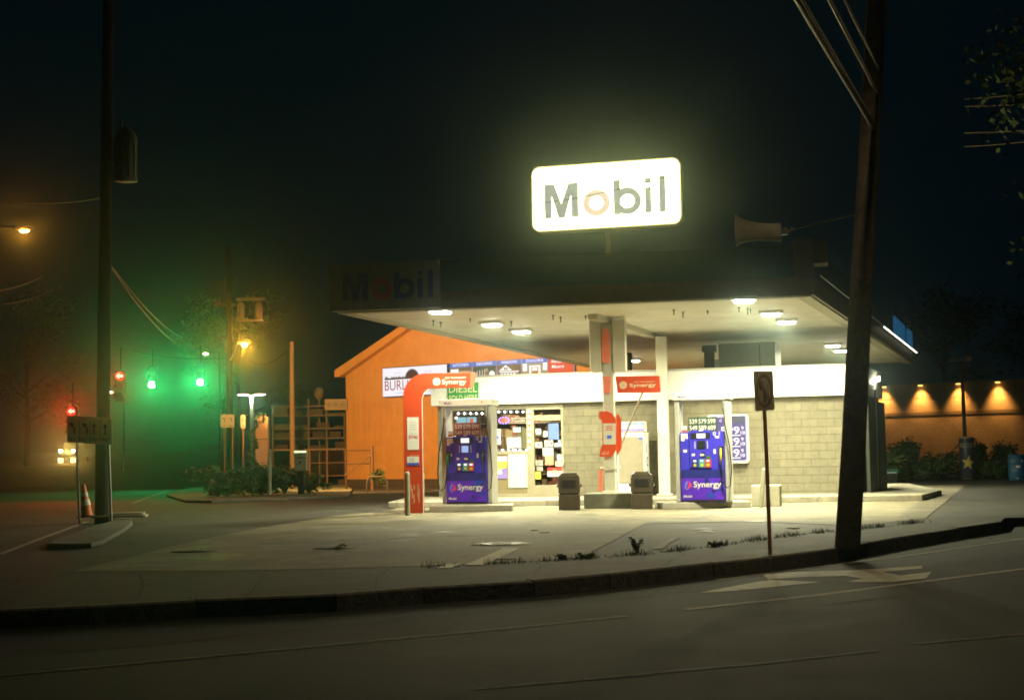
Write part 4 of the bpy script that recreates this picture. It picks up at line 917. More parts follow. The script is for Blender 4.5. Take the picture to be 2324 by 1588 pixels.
for yy, t in ((580,'59'),(705,'58'),(835,'59')):
    me = MB()
    c = DQ(695, yy+42); e = DQ(828, yy-42); me.text(t, c[0], e[0], c[1], e[1], -.021, .003, off=.012)
    c = DQ(840, yy+44); e = DQ(905, yy-44); me.text('9', c[0], e[0], c[1], e[1], -.021, .003, off=.012)
    c = DQ(925, yy-6); e = DQ(952, yy-46); me.text('9', c[0], e[0], c[1], e[1], -.021, .003, off=.012)
    c = DQ(920, yy+46); e = DQ(966, yy+6); me.text('10', c[0], e[0], c[1], e[1], -.021, .003, off=.012)
    c = DQ(800, yy+62); e = DQ(918, yy+50); me.box(c[0], e[0], -.024, -.021, c[1], e[1])
    me.build('price_digits', em('digits_glow',(.98,.93,1),1.6), ps)
me = MB()
for t, xx in (('R', 575), ('Y', 620), ('C', 680)): c = DQ(xx, 485); e = DQ(xx+26, 455); me.text(t, c[0], e[0], c[1], e[1], -.021, .003, off=.012)
me.build('header_lettering', MATS['digits_glow'], ps)

# ================================================================== NO LEFT TURN SIGN
b0 = G(1748, 1258, 0); t0 = at(1736, 880, b0.y)
sg = thing('traffic_sign', 'weathered no left turn sign on a thin rusty post at the kerb', 'traffic sign', b0, 0)
me = MB(); topz = at(1731, 842, b0.y); v0 = Vector((topz.x-b0.x, 0, topz.z)); me.tube([(0,0,0), v0*.5+Vector((.004,0,0)), v0], .024, 6); me.build('post', RUST, sg)
sy = R(52); pl = MB(); H2 = .235
pl.xz(rr(-H2, H2, -H2, H2, .03), -.006, 0, 0); pl.ring(0, 0, .195, .160, -.010, -.0065, 1, n=36)
pl.xz([(-.03,-.14),(.03,-.14),(.03,.02),(-.05,.07),(-.02,.11),(-.14,.10),(-.10,-.0),(-.07,.035),(-.03,.0)], -.010, -.0065, 2)
pl.xz([(-.15,.11),(-.11,.15),(.15,-.11),(.11,-.15)], -.014, -.0105, 1)
plo = pl.build('sign_plate', [TAN, mat('faded_red_ring',(.36,.17,.09),.6), mat('faded_arrow',(.14,.11,.07),.6)], sg)
plo.location = v0 + Vector((.0, -.035, -.235)); plo.rotation_euler = (R(0), R(-2.5), sy)

# ================================================================== UTILITY POLES AND WIRES
def upole(u, v, du, h_, r0, r1, label, wood=None):
    b = G(u, v, 0); root = thing('utility_pole', label, 'utility pole', b); me = MB(); n_ = 8
    me.tube([(du*k/n_ + random.uniform(-.01,.01), 0, h_*k/n_) for k in range(n_+1)], [r0+(r1-r0)*k/n_ for k in range(n_+1)], 16); me.build('pole', wood or WOODP, root); return b, root
pb_, up1 = upole(1923, 1243, .92, 10.5, .158, .105, 'leaning dark wooden utility pole on the pavement at the right')
lampz = 8.6
me = MB(); me.tube([(.75,-.05,8.3),(.3,-1.2,8.8),(-.3,-3.3,8.85)], .03, 8); me.build('lamp_arm', STEEL, up1)
hd = MB(); hd.ball((-.38,-3.5,8.74), .2, sc=(.6,1.4,.45)); hd = hd.build('lamp_head', GREY, up1)
SOD = (1.0, .40, .07)
me = MB(); me.ball((-.38,-3.5,8.66), .12, sc=(.7,1.2,.5)); me.build('lens', em('sodium_lens', SOD, 12), hd)
lamp('SPOT', (-.38,-3.5,8.5), 560, (1,.74,.42), .12, up1, rot=(R(0),0,0), spot=R(112), blend=.8)
pl_, up2 = upole(231, 1188, .12, 12.0, .145, .10, 'dark utility pole with a transformer can on the left traffic island', mat('creosote_wood',(.010,.009,.008),.9,vary=.3,bump=.5))
tp = at(287, 352, pl_.y) - pl_
tr = MB(); tr.lathe([(0,-.55),(.235,-.55),(.235,.30),(.20,.42),(.12,.5),(.12,.55),(0,.55)], c=(tp.x, -.05, tp.z), n=20)
for k_ in range(12): t = 2*math.pi*k_/12; tr.box(tp.x+.235*math.cos(t)-.008, tp.x+.235*math.cos(t)+.008, -.05+.235*math.sin(t)-.02, -.05+.235*math.sin(t)+.02, tp.z-.5, tp.z+.2)
tr.tube([(tp.x-.1,-.05,tp.z+.5),(tp.x-.1,-.05,tp.z+.72)], .03); tr.box(.1, tp.x-.2, -.1, 0, tp.z-.2, tp.z-.12)
tr.build('transformer', mat('transformer_grey',(.07,.10,.095),.6), up2)
def wire(P0, P1, sag, r_, label, m=DARK, n_=16, group='overhead wires'):
    P0, P1 = Vector(P0), Vector(P1); me = MB(); o = P0.copy()
    me.tube([P0.lerp(P1, k/n_) - o - Vector((0,0,4*sag*(k/n_)*(1-k/n_))) for k in range(n_+1)], r_, 6)
    ob = me.build('power_line', m, None); ob.location = o; tag(ob, label, 'power line', group)
CAB = mat('cable_lamplit', (.30,.24,.15), .45, vary=.25, vs_=14)  # brighter tan puts the lamplight on these wires into their colour
def ext(p, q, t): return p + (q-p)*t
for (ua, va, ub, vb, r_, lb) in ((1812,0,1986,296,.028,'thickest low cable running from the frame top to the right pole'), (1822,0,1990,292,.016,'cable twisted beside the thickest one to the right pole'),
                       (1884,0,1992,212,.017,'middle overhead cable running up left from the right pole'), (1919,0,1996,160,.011,'thin topmost overhead cable running up left from the right pole')):
    yq = pb_.y; q = at(ub, vb, yq); Ya = 13.2; p = at(ua, va, Ya)
    wire(q, ext(q, p, 1.9), .02, r_, lb, CAB)
for va, vb, lb in ((222,208,'uppermost thin wire at the right edge of the frame'),(240,231,'second thin wire at the right edge'),(300,291,'third thin wire at the right edge'),(330,317,'lowest faint wire at the right edge')):
    p = at(2217, va, 34); q = at(2324, vb, 30); wire(ext(q, p, 1.3), ext(p, q, 3), 0.05, .012, lb, CAB)
for (a, b, sg_, lb) in (((250,600,32),(452,768,70),.55,'wire sagging from the left pole towards the traffic signals'), ((252,606,32),(470,775,75),.9,'lower sagging wire from the left pole to the traffic signals'),
        ((-60,660,26),(96,627,31),.1,'left edge wire lit by the street lamp, upper'), ((-60,690,26),(120,656,31),.12,'left edge wire lit by the street lamp, lower'), ((-60,452,26),(236,448,32),.1,'high faint wire crossing at the far left'),
        ((300,796,60),(520,812,60),.15,'span wire carrying the green signals')):
    wire(at(*a), at(*b), sg_, .014, lb)
wire(at(555,812,52), at(662,778,64), .5, .02, 'loose cable drooping below the orange street lamp')

# mid-distance utility pole with cross arms and orange lamp
b = G(523, 1104, 0); b = Vector((at(523,1100,54).x, 54, 0)); root = thing('utility_pole', 'far utility pole with cross arms and transformers near the orange lamp', 'utility pole', b)
me = MB(); me.tube([(0,0,0),(-.05,0,9.0)], [.14,.1], 12); me.build('pole', MATS['creosote_wood'], root)
for zz, w_ in ((7.6,.55),(6.8,.5)):
    me = MB(); me.box(-w_, w_*.6, -.05, .05, zz, zz+.1)
    for xx in (-w_+.05, -.2, w_*.5): me.lathe([(.04,0),(.06,.05),(.03,.08),(.05,.13),(0,.17)], c=(xx,0,zz+.1), n=8)
    me.build('crossarm', WOODP, root)
me = MB(); me.box(.25, 1.25, -.1, .1, 7.0, 7.1); me.box(.3, 1.2, -.12, .12, 6.25, 6.3); 
for xx in (.4, 1.05): me.lathe([(0,0),(.13,0),(.13,.5),(.05,.6),(0,.6)], c=(xx,0,6.35), n=12)
me.build('transformer_rack', mat('rack_grey',(.3,.27,.22),.5), root)
lp = at(555, 782, 51.5) ; me = MB(); rl = lp - b
me.tube([(0,0,rl.z-.4),(rl.x*.5,rl.y*.5,rl.z+.1),(rl.x,rl.y,rl.z+.1)], .03, 8); me.build('lamp_arm', STEEL, root)
hd = MB(); hd.ball((rl.x,rl.y,rl.z+.1), .22, sc=(1.2,.8,.4)); hd = hd.build('lamp_head', GREY, root)
me = MB(); me.ball((rl.x,rl.y,rl.z), .09); me.build('lens', em('sodium_bright', (1,.55,.15), 60), hd)
lamp('POINT', (rl.x, rl.y-.1, rl.z-.12), 600, (1,.30,.02), .08, root)
lamp('SPOT', (rl.x+.15, rl.y-.1, rl.z-.12), 11500, (1,.50,.14), .1, root, rot=(Vector((6.5,9.5,-2.2))).to_track_quat('-Z','Y').to_euler(), spot=R(105), blend=.5)
# far-left street lamp
lp = at(55, 524, 62); root = thing('street_lamp', 'far street lamp glowing orange at the left edge', 'street lamp', (lp.x-2.4, lp.y+.3, 0))
me = MB(); me.tube([(0,0,0),(0,0,lp.z-.1),(.3,0,lp.z+.25),(2.2,-.3,lp.z+.1)], [.1,.07,.05,.04], 10); me.build('pole', DARK, root)
me = MB(); me.ball((2.4,-.3,lp.z+.1), .3, sc=(1.3,.6,.35)); me.build('lamp_head', GREY, root)
me = MB(); me.ball((2.4,-.3,lp.z), .16, sc=(1.3,.6,.4)); me.build('lens', MATS['sodium_bright'], root)
lamp('POINT', (2.4,-.4,lp.z-.15), 200, (1,.30,.02), .12, root)
# two tiny far lamps
for u, v, Y, e_, lb in ((467,803,110,40,'tiny white far street lamp between the signals and the orange lamp'), (250,890,110,15,'tiniest far lamp right of the lower red arrow')):
    lp = at(u, v, Y); root = thing('street_lamp', lb, 'street lamp', (lp.x+1, lp.y, 0)); me = MB(); me.tube([(0,0,0),(0,0,lp.z+.1),(-1,0,lp.z+.1)], .06, 8); me.build('pole', DARK, root)
    me = MB(); me.ball((-1,0,lp.z), .16, sc=(1.4,.8,.6)); me.build('lens', em('far_lamp', (1,.75,.45), 8), root)
# twin-head lamp by the planting
lp = at(571, 897, 50); root = thing('twin_lamp_post', 'pale post with two small flat lit heads by the planting bed', 'lamp post', (lp.x, lp.y, 0))
me = MB(); me.tube([(0,0,.1),(0,0,lp.z)], .06, 10); me.tube([(-.15,0,lp.z),(.15,0,lp.z)], .03, 8); me.build('pole', mat('post_pale',(.45,.5,.36),.5), root)
for s_ in (-1, 1):
    h = MB(); h.lathe([(0,.05),(.17,.02),(.2,-.0),(0,-.0)], c=(s_*.29,0,lp.z+.03), n=16); hh = h.build('lamp_head', GREY, root)
    h = MB(); h.lathe([(0,-.03),(.17,-.022),(.18,-.003)], c=(s_*.29,0,lp.z+.03), n=16); h.build('lens', em('twin_lens', (1,.85,.9), 9), hh)
lamp('POINT', (0,-.1,lp.z-.15), 55, (.9,1,.8), .1, root)

# ================================================================== TRAFFIC SIGNALS
GRN = (.008, .9, .20)
def signal(u, v, Y, kind, label, lit_idx, pw):
    p = at(u, v, Y); top = 2 - lit_idx
    root = thing('traffic_signal', label, 'traffic signal', p, 0, 'hanging traffic signals')
    zo = .36*(2-lit_idx) * -1
    z0 = -.18 - .36*lit_idx
    me = MB(); me.box(-.18, .18, 0, .2, z0, z0+1.08); me.build('housing', mat('signal_housing',(.05,.06,.03),.5), root, bev=.02)
    for k in range(3):
        zc = z0+.18+.36*k
        v_ = MB(); v_.ring(0, zc, .17, .155, -.18, -.001, n=20, a0=R(-20), a1=R(200)); v_.build('visor', mat('signal_visor',(.03,.035,.02),.5), root)
        if k != lit_idx: d_ = MB(); d_.disc(0, zc, .14, -.01, -.001); d_.build('dark_lens', BLACK, root)
    d_ = MB()
    if kind == 'green': d_.disc(0, 0, .145, -.02, -.002); d_.build('lit_lens', em('green_lens', (.45, 1, .62), 40), root)
    else:
        d_.xz([(-.13,0),(-.02,.11),(-.02,.045),(.12,.045),(.12,-.045),(-.02,-.045),(-.02,-.11)], -.02, -.002); d_.build('lit_arrow', em('red_arrow', (1,.30,.24), 3.5), root)
        q = MB(); q.disc(0, 0, .15, -.0015, -.0002); q.build('red_lens', em('red_lens', (1,.008,.004), 2.2), root)
    me = MB(); me.tube([(0,.1,z0+1.08),(0,.1,z0+1.9)], .02, 6); me.build('hanger', DARK, root)
    lamp('SPOT', (0,-.22,0), pw, GRN if kind == 'green' else (1,.02,.003), .06, root, rot=(R(-90),0,0), spot=R(150), blend=1)
signal(345, 873, 70, 'green', 'traffic signal showing green, the left one of the hanging pair', 0, 1050)
signal(455, 867, 70, 'green', 'traffic signal showing green, the right one of the hanging pair', 0, 1050)
signal(272, 853, 52, 'red', 'higher traffic signal with a red left arrow beside the left pole', 2, 260)
signal(163, 933, 52, 'red', 'lower traffic signal with a red left arrow above the lane sign', 2, 380)

# ================================================================== LEFT SIGNS, CONES, TRUCK
lpY = pl_.y - .3
ls = thing('lane_sign', 'wide dirty white lane sign with four arrows on two posts', 'road sign', (at(180,1230,lpY).x, lpY, 0), 0)
ox = ls.location.x
def LQ(u, v): q = at(u, v, lpY); return q.x-ox, q.z
me = MB(); a = LQ(152, 1008); b = LQ(256, 947)
me.xz([LQ(152,942),LQ(254,949),LQ(255,1009),LQ(153,1003)], -.01, 0); pnl = me.build('panel', mat('lane_sign_face',(.75,.72,.58),.6,vary=.2), ls)
ay = mat('arrow_dark',(.02,.02,.03),.5,vary=0)
def arrow(mb, cx, cz, s_, kind, y, m=0):
    if kind == 'up': mb.xz([(cx-.02*s_,cz-.2*s_),(cx+.02*s_,cz-.2*s_),(cx+.02*s_,cz+.05*s_),(cx+.07*s_,cz+.05*s_),(cx,cz+.2*s_),(cx-.07*s_,cz+.05*s_),(cx-.02*s_,cz+.05*s_)], y-.003, y, m)
    else: mb.xz([(cx+.04*s_,cz-.2*s_),(cx+.09*s_,cz-.2*s_),(cx+.08*s_,cz-.02*s_),(cx+.02*s_,cz+.08*s_),(cx+.05*s_,cz+.13*s_),(cx-.11*s_,cz+.17*s_),(cx-.07*s_,cz+.03*s_),(cx-.03*s_,cz+.06*s_),(cx+.03*s_,cz-.03*s_)], y-.003, y, m)
me = MB()
for u, v, kd in ((165,970,'left'),(194,971,'left'),(214,972,'up'),(239,974,'up')): c = LQ(u, v); arrow(me, c[0], c[1], .62, kd, -.011)
for u in (181, 205, 228): c0 = LQ(u, 1000); c1_ = LQ(u, 955); me.box(c0[0]-.004, c0[0]+.004, -.014, -.011, c0[1], c1_[1])
for u in (161, 189, 213, 238): c = LQ(u, 1001); me.text('ONLY', c[0]-.09, c[0]+.09, c[1], c[1]+.07, -.011, .002)
me.build('arrow_print', ay, pnl)
for (u0_, v0_, u1_, v1_) in ((171,1004,180,1226),(244,1008,252,1182)):
    p_ = LQ(u0_, v0_); q_ = LQ(u1_, v1_); me = MB(); me.tube([(q_[0],.02,max(q_[1],0)),(p_[0],.02,p_[1]+.5)], .025, 6); me.build('post', STEEL, ls)
def cone(u, v, Y, h_, label, lean=0):
    p = at(u, v, Y); root = thing('traffic_cone', label, 'traffic cone', (p.x, p.y, .12), 0, 'traffic cones'); root.rotation_euler = (0, lean, 0)
    me = MB(); me.box(-.17,.17,-.17,.17,0,.03); me.build('base', BLACK, root, bev=.01)
    me = MB(); me.lathe([(.12,.03),(.04,h_-.02),(.03,h_),(0,h_)], n=16); me.build('cone_body', mat('cone_orange',(.65,.16,.03),.5), root)
    me = MB(); me.lathe([(.102,h_*.35),(.082,h_*.52)], n=16); me.lathe([(.072,h_*.62),(.058,h_*.75)], n=16); o_ = me.build('reflective_band', mat('cone_white',(.7,.68,.55),.4), root); o_.scale = (1.03,1.03,1)
cone(198, 1175, pl_.y+.5, .68, 'orange and white traffic cone beside the left utility pole', lean=R(-7))
cone(481, 1100, 48, .72, 'orange and white traffic cone at the left tip of the planting bed')
me = MB(); me.xy(rr(-.55,.55,-.25,.25,.1), 0, .05); me.xy(rr(-.3,.5,-.1,.3,.1), .051, .09); o = me.build('rubble_slab', mat('slab_pale',(.42,.36,.25),.8,vary=.2), None, bev=.01); p = at(271,1172,pl_.y+.1); put(o, (p.x, p.y, .12), R(10)); tag(o, 'pale broken slabs lying at the foot of the left lane sign', 'rubble')
# truck with headlights, far left
tY = 150; hp = at(152, 1023, tY); root = thing('pickup_truck', 'far oncoming truck with bright headlights on the side street', 'truck', (hp.x, hp.y, hp.z-1.05), 0)
me = MB(); me.box(-1.0,1.0,0,5.2,.45,1.25); me.xy(rr(-.9,.9,1.4,3.2,.2), 1.25, 1.25); me.xz([(-.9,1.25),(.9,1.25),(.75,1.95),(-.75,1.95)], 1.5, 3.2); me.build('body', mat('truck_paint',(.05,.05,.055),.3,.3), root, bev=.06)
me = MB(); me.box(-.55,.55,-.02,-.003,.6,1.15); [me.box(-.55,.55,-.03,-.021,.65+.1*k,.69+.1*k) for k in range(5)]; me.build('grille', mat('grille_chrome',(.4,.36,.25),.3,.8), root)
me = MB(); me.box(-1.0,1.0,-.15,0,.35,.58); me.build('bumper', mat('bumper_chrome',(.5,.45,.3),.25,.9), root, bev=.02)
for s_ in (-1, 1):
    me = MB(); me.ball((s_*.62,-.05,1.05), .15, sc=(1,.4,1)); me.build('headlight', em('headlight_glow',(1,.85,.5),120 if s_ > 0 else 60), root)
    me = MB(); me.box(s_*.62-.26, s_*.62+.26, -.05, -.031, -.12, .42); me.build('bumper_glow', em('bumper_glow_tint',(1,.72,.3),3.0), root)  # glowing boxes stand in for headlight glow on grille and bumper
    for yy in (.9, 4.2):
        me = MB(); me.tube([(s_*.85,yy,.36),(s_*1.0,yy,.36)], .36, 16); me.build('wheel', RUBBER, root)
lamp('SPOT', (.2,-.5,1.0), 1300, (1,.45,.08), .12, root, rot=(R(-86),0,0), spot=R(120), blend=.9)

# mid-left signs
def small_sign(u0, v0, u1, v1, ub, vb, Y, kinds, label):
    a = at(u0, v1, Y); b = at(u1, v0, Y); root = thing('lane_sign', label, 'road sign', ((a.x+b.x)/2, Y, 0)); W = (b.x-a.x)/2
    me = MB(); me.xz(rr(-W, W, a.z, b.z, .04), -.01, 0); pnl = me.build('panel', mat('small_sign_face',(.6,.55,.42),.5), root)
    me = MB(); n_ = len(kinds)
    for i, kd in enumerate(kinds): cx = -W + 2*W*(i+.5)/n_; arrow(me, cx, (a.z+b.z)/2+.05, .75*(b.z-a.z)/.5*.6, kd, -.011)
    for i in range(n_): cx = -W + 2*W*(i+.5)/n_; me.text('ONLY', cx-.09, cx+.09, a.z+.03, a.z+.08, -.011, .002)
    me.build('arrow_print', ay, pnl)
    for q in ((-W*.5,), (W*.7,)) if n_ > 1 else ((0,),): me = MB(); me.tube([(q[0],.02,.05),(q[0],.02,a.z+.2)], .022, 6); me.build('post', RUST, root)
small_sign(501, 940, 532, 970, 525, 1060, 53.2, ('left','left'), 'small white sign with two left arrows behind the planting bed')
small_sign(546, 941, 557, 972, 553, 1060, 56, ('up',), 'narrow white sign with one straight arrow left of the vine post')

# ================================================================== FOLIAGE
def leaf_cloud(me, c, r, n_, size, rnd, m=2, shell=.55):
    c = Vector(c)
    for _ in range(n_):
        d = Vector((rnd.gauss(0,1), rnd.gauss(0,1), rnd.gauss(0,1))).normalized(); q = shell + (1-shell)*rnd.random()
        lump = 1 + .22*math.sin(5*d.x+c.x)+.18*math.sin(7*d.z+c.y*2)
        p = c + Vector((d.x*r[0], d.y*r[1], d.z*r[2]))*q*lump
        a = Vector((rnd.gauss(0,1), rnd.gauss(0,1), rnd.gauss(0,.6))).normalized(); b = a.cross(d + Vector((0,0,.01))).normalized()
        s_ = size*rnd.uniform(.6,1.5)
        me.add([p-a*s_*.9, p+b*s_*.45, p+a*s_*.9, p-b*s_*.45], [(0,1,2,3)], rnd.randrange(m))
def bush(name, label, cat, u, v, Y, rx, rz, n_, size=.09, group=None, cz=None, seed=1, mats=None, zb=0.0, upright=False):
    p = at(u, v, Y); rnd = random.Random(seed); root = thing(name, label, cat, (p.x, p.y, zb), 0, group)
    me = MB()
    for k_ in range(7):
        a_ = rnd.uniform(0, 2*math.pi); d_ = rnd.uniform(.2,.7)
        me.tube([(0,0,0),(rx*d_*.5*math.cos(a_),rx*.4*d_*math.sin(a_),rz*.6),(rx*d_*math.cos(a_),rx*.6*d_*math.sin(a_),rz*1.5)], [.03,.02,.008], 5)
    me.build('stem', BARK, root); me = MB()
    for k_ in range(9):
        ca = (rnd.uniform(-.7,.7)*rx, rnd.uniform(-.4,.4)*rx, rz*rnd.uniform(.35,1.3)); rr_ = rnd.uniform(.34,.62)
        leaf_cloud(me, ca, (rx*rr_, rx*rr_*.8, rz*rr_), n_//9, size, rnd, 2, .3)
    me.build('foliage', mats or [LEAF, LEAF2], root); return root
bush('shrub','broad low shrub in the planting bed left of the vine post','shrub',520,1100,48.5,1.25,.55,2200,.07,'planting bed shrubs',seed=2,zb=.12)
bush('shrub','dense shrub in the middle of the planting bed under the vine','shrub',590,1100,49,1.1,.62,2000,.07,'planting bed shrubs',seed=3,zb=.12)
bush('shrub','shrub between the white post and the air machine','shrub',645,1100,49.5,1.0,.65,2000,.07,'planting bed shrubs',seed=4,zb=.12)
bush('shrub','small dark shrub right of the air machine','shrub',700,1105,50,.8,.4,1000,.07,'planting bed shrubs',seed=5,zb=.12)
bush('shrub','low ragged shrub at the left tip of the bed','shrub',495,1108,47.5,.5,.28,600,.06,'planting bed shrubs',seed=6,zb=.12)
# vine climbing the twin lamp post
vp = at(575, 1000, 50.0); rnd = random.Random(9)
vine = thing('climbing_vine', 'curling bright green vine climbing the twin lamp post', 'vine', (vp.x, vp.y-.1, .12)); me = MB(); lv = MB()
pts_ = [(0.12*math.sin(k_*.9)+.02*k_/14, .08*math.cos(k_*.9), .1+2.35*k_/24) for k_ in range(25)] + [(.22,-.05,2.6),(.34,-.05,2.62),(.40,-.05,2.5),(.34,-.05,2.4)]
me.tube(pts_, .03, 6); me.build('stem', LEAF2, vine)
for p_ in pts_:
    leaf_cloud(lv, (p_[0], p_[1], p_[2]), (.13,.13,.12), 34, .045, rnd, 2, .3)
lv.build('foliage', [mat('vine_leaf',(.22,.32,.06),.6,vary=.3), LEAF2], vine)
bush('conifer','little dark conifer seedling in front of the orange wall','conifer',858,1080,57,.28,.42,500,.05,seed=12,zb=.2)
# right hedges
bush('hedge','tall dark hedge mass right of the store below the lit wall','hedge',2065,1050,60,1.25,.95,3200,.10,'shrubs below the lit wall',seed=21,zb=0)
bush('hedge','low rounded hedge between the tall hedge and the can cooler','hedge',2120,1070,58,1.05,.55,2200,.08,'shrubs below the lit wall',seed=22,zb=0)
bush('shrub','airy tall shrub right of the can cooler','shrub',2250,1050,61,1.0,.95,1900,.09,'shrubs below the lit wall',seed=23,zb=0)
bush('shrub','round low shrub between the can cooler and the blue barrel','shrub',2262,1075,59,.75,.5,1500,.08,'shrubs below the lit wall',seed=24,zb=0)
bush('shrub','dark shrub tight against the store end beside the blue bin','shrub',2022,1060,57,.7,.7,1500,.08,'shrubs below the lit wall',seed=25,zb=0)
bush('shrub','dark wispy shrub behind the lamp pole','shrub',2185,1040,63,.8,.75,1300,.08,'shrubs below the lit wall',seed=26,zb=0)
def tree(u, Y, h_, cr, label, seed, n_=2600, size=.22, zc=None):
    x = at(u, 1000, Y).x; rnd = random.Random(seed); root = thing('tree', label, 'tree', (x, Y, 0), 0, 'dark trees in the background'); me = MB()
    me.tube([(0,0,0),(.1,0,h_*.3),(-.05,.1,h_*.55),(.1,0,h_*.8)], [.28,.22,.15,.05], 10); lf = MB()
    for k_ in range(12):
        a_ = rnd.uniform(0,2*math.pi); z_ = h_*rnd.uniform(.35,.95); d_ = cr*rnd.uniform(.35,.85)*(1.15-z_/h_*.6); e_ = (d_*math.cos(a_), d_*math.sin(a_), z_+.3)
        me.tube([(0,0,z_*.75),(e_[0]*.5,e_[1]*.5,z_*.9),e_], [.09,.06,.02], 6); leaf_cloud(lf, e_, (cr*.38,cr*.38,cr*.30), n_//12, size, rnd, 2, .25)
    me.build('trunk', BARK, root); lf.build('crown', [LEAF, LEAF2], root)
tree(2660, 28, 11.5, 3.8, 'tree at the top right corner with a few leaves caught by lamplight', 31, 9000, .075)
tree(2150, 125, 15, 6, 'dark tree standing behind the right end of the canopy', 32)
tree(2400, 120, 15, 6, 'dark tree at the right edge behind the lit wall', 33)
#tree(400, 85, 12, 4.5, 'dark tree behind the green traffic signals', 34)
#tree(640, 88, 14, 5, 'dark tree behind the lumber racks', 35)
tree(60, 140, 17, 7, 'dark tree behind the far left street lamp', 36)
#tree(220, 95, 14, 5, 'dark tree behind the left utility pole', 37)
tree(540, 140, 18, 7, 'dark tree behind the small lane signs', 38)

# grass tufts in the pavement seam
rnd = random.Random(11); me = MB()
seam = [(960,1288),(1000,1286),(1210,1274),(1300,1269),(1450,1258),(1593,1243),(1700,1228),(1800,1215),(1895,1204),(1960,1200),(2090,1185)]
SP_ = [G(u, v, .006) for u, v in seam]
for i in range(len(SP_)-1):
    L_ = (SP_[i+1]-SP_[i]).length
    for _ in range(int(L_*190)):
        t = rnd.random(); dens = .35+.65*(math.sin(t*9+i*2.1)>0)
        if rnd.random() > dens: continue
        p = SP_[i].lerp(SP_[i+1], t) + Vector((rnd.gauss(0,.05), rnd.gauss(0,.09), 0)); h_ = rnd.uniform(.02,.10)*dens; a = rnd.uniform(0,6.28); q = Vector((math.cos(a), math.sin(a), 0))*.005; l_ = Vector((rnd.gauss(0,.02), rnd.gauss(0,.02), h_))
        me.add([p-q, p+q, p+l_], [(0,1,2)], rnd.randrange(2))
struct(me.build('grass', [mat('grass_blade',(.05,.11,.02),.7,vary=.3), mat('grass_dry',(.09,.11,.035),.7)]), 'stuff')
for u, v, h_, lb, sd in ((1446,1252,.17,'tallest spindly weed in the pavement seam',41),(1281,1268,.06,'leafy weed clump in the seam left of the tall weed',42),(1622,1240,.05,'leafy weed clump in the seam left of the sign post',43),(1330,1266,.05,'small weed just right of the leafy clump in the seam',44)):
    p = G(u, v, .006); rnd = random.Random(sd); me = MB(); lf = MB(); root = thing('weed', lb, 'weed', p, 0, 'weeds in the pavement seam')
    for k_ in range(5):
        a = rnd.uniform(0,6.28); e_ = Vector((math.cos(a)*.09, math.sin(a)*.09, h_*rnd.uniform(.6,1))); me.tube([(0,0,0), e_*.5+Vector((0,0,h_*.2)), e_], .004, 5)
        for j in range(9): q_ = e_*(j/9); leaf_cloud(lf, q_+Vector((0,0,h_*.12)), (.035,.035,.03), 6, .018, rnd)
    me.build('stem', LEAF, root); lf.build('foliage', [LEAF, LEAF2], root)

# manholes and patches
def manhole(u, v, r_, label, ring_m, cov_m, skirt=0):
    p = G(u, v, .010); root = thing('manhole_cover', label, 'manhole cover', p); me = MB()
    n = 32
    if skirt: me.lathe([(r_,.003),(skirt,.003),(skirt,.0)], n=n); me.add([(skirt*math.cos(2*math.pi*k_/n), skirt*math.sin(2*math.pi*k_/n), .002) for k_ in range(n)], [tuple(range(n))]); me.build('collar', ring_m, root)
    if skirt > .4: me = MB(); me.lathe([(.14,.013),(.14,.0095)], n=n); me.add([(.14*math.cos(2*math.pi*k_/n), .14*math.sin(2*math.pi*k_/n), .013) for k_ in range(n)], [tuple(range(n))]); me.build('lid_mark', ring_m, root)
    me = MB(); me.lathe([(0.001,.008),(r_*.35,.008),(r_*.36,.006),(r_*.8,.006),(r_*.82,.009),(r_,.009),(r_,0)][::-1], n=n); me.build('cover', cov_m, root)
CHK = mat('chalk_white', (.72,.7,.56), .8, vary=.25)
manhole(1138, 1234, .30, 'round manhole cover with wide white painted collar in the forecourt', CHK, mat('cast_iron',(.09,.08,.06),.5,.4), .42)
manhole(1150, 1267, .12, 'small pale round cover just below the collared manhole', CHK, CHK)
manhole(1800, 1198, .11, 'small pale round cover left of the utility pole', CHK, CHK)
manhole(440, 1250, .16, 'round cover with a dark wet patch at the left of the forecourt', mat('wet_patch',(.03,.035,.025),.7,spec=.2), mat('cast_iron2',(.12,.12,.1),.6,.1), .30)
manhole(762, 1243, .16, 'dark round cover with two pale stones on it in the forecourt', MATS['wet_patch'], MATS['cast_iron2'], .30)
manhole(1213, 1203, .07, 'tiny round cover near the pumps', CHK, CHK); manhole(1235, 1208, .09, 'little pale round cover behind the collared manhole', CHK, CHK)
for u, v, lb in ((778,1240,'pale stone on the dark forecourt cover, right'),(771,1245,'pale stone on the dark forecourt cover, left')):
    p = G(u, v, .02); me = MB(); me.ball((0,0,.02), .05, n=7, k=5, sc=(1.3,.8,.5)); o = me.build('stone', CHK, None); put(o, p); tag(o, lb, 'stone')

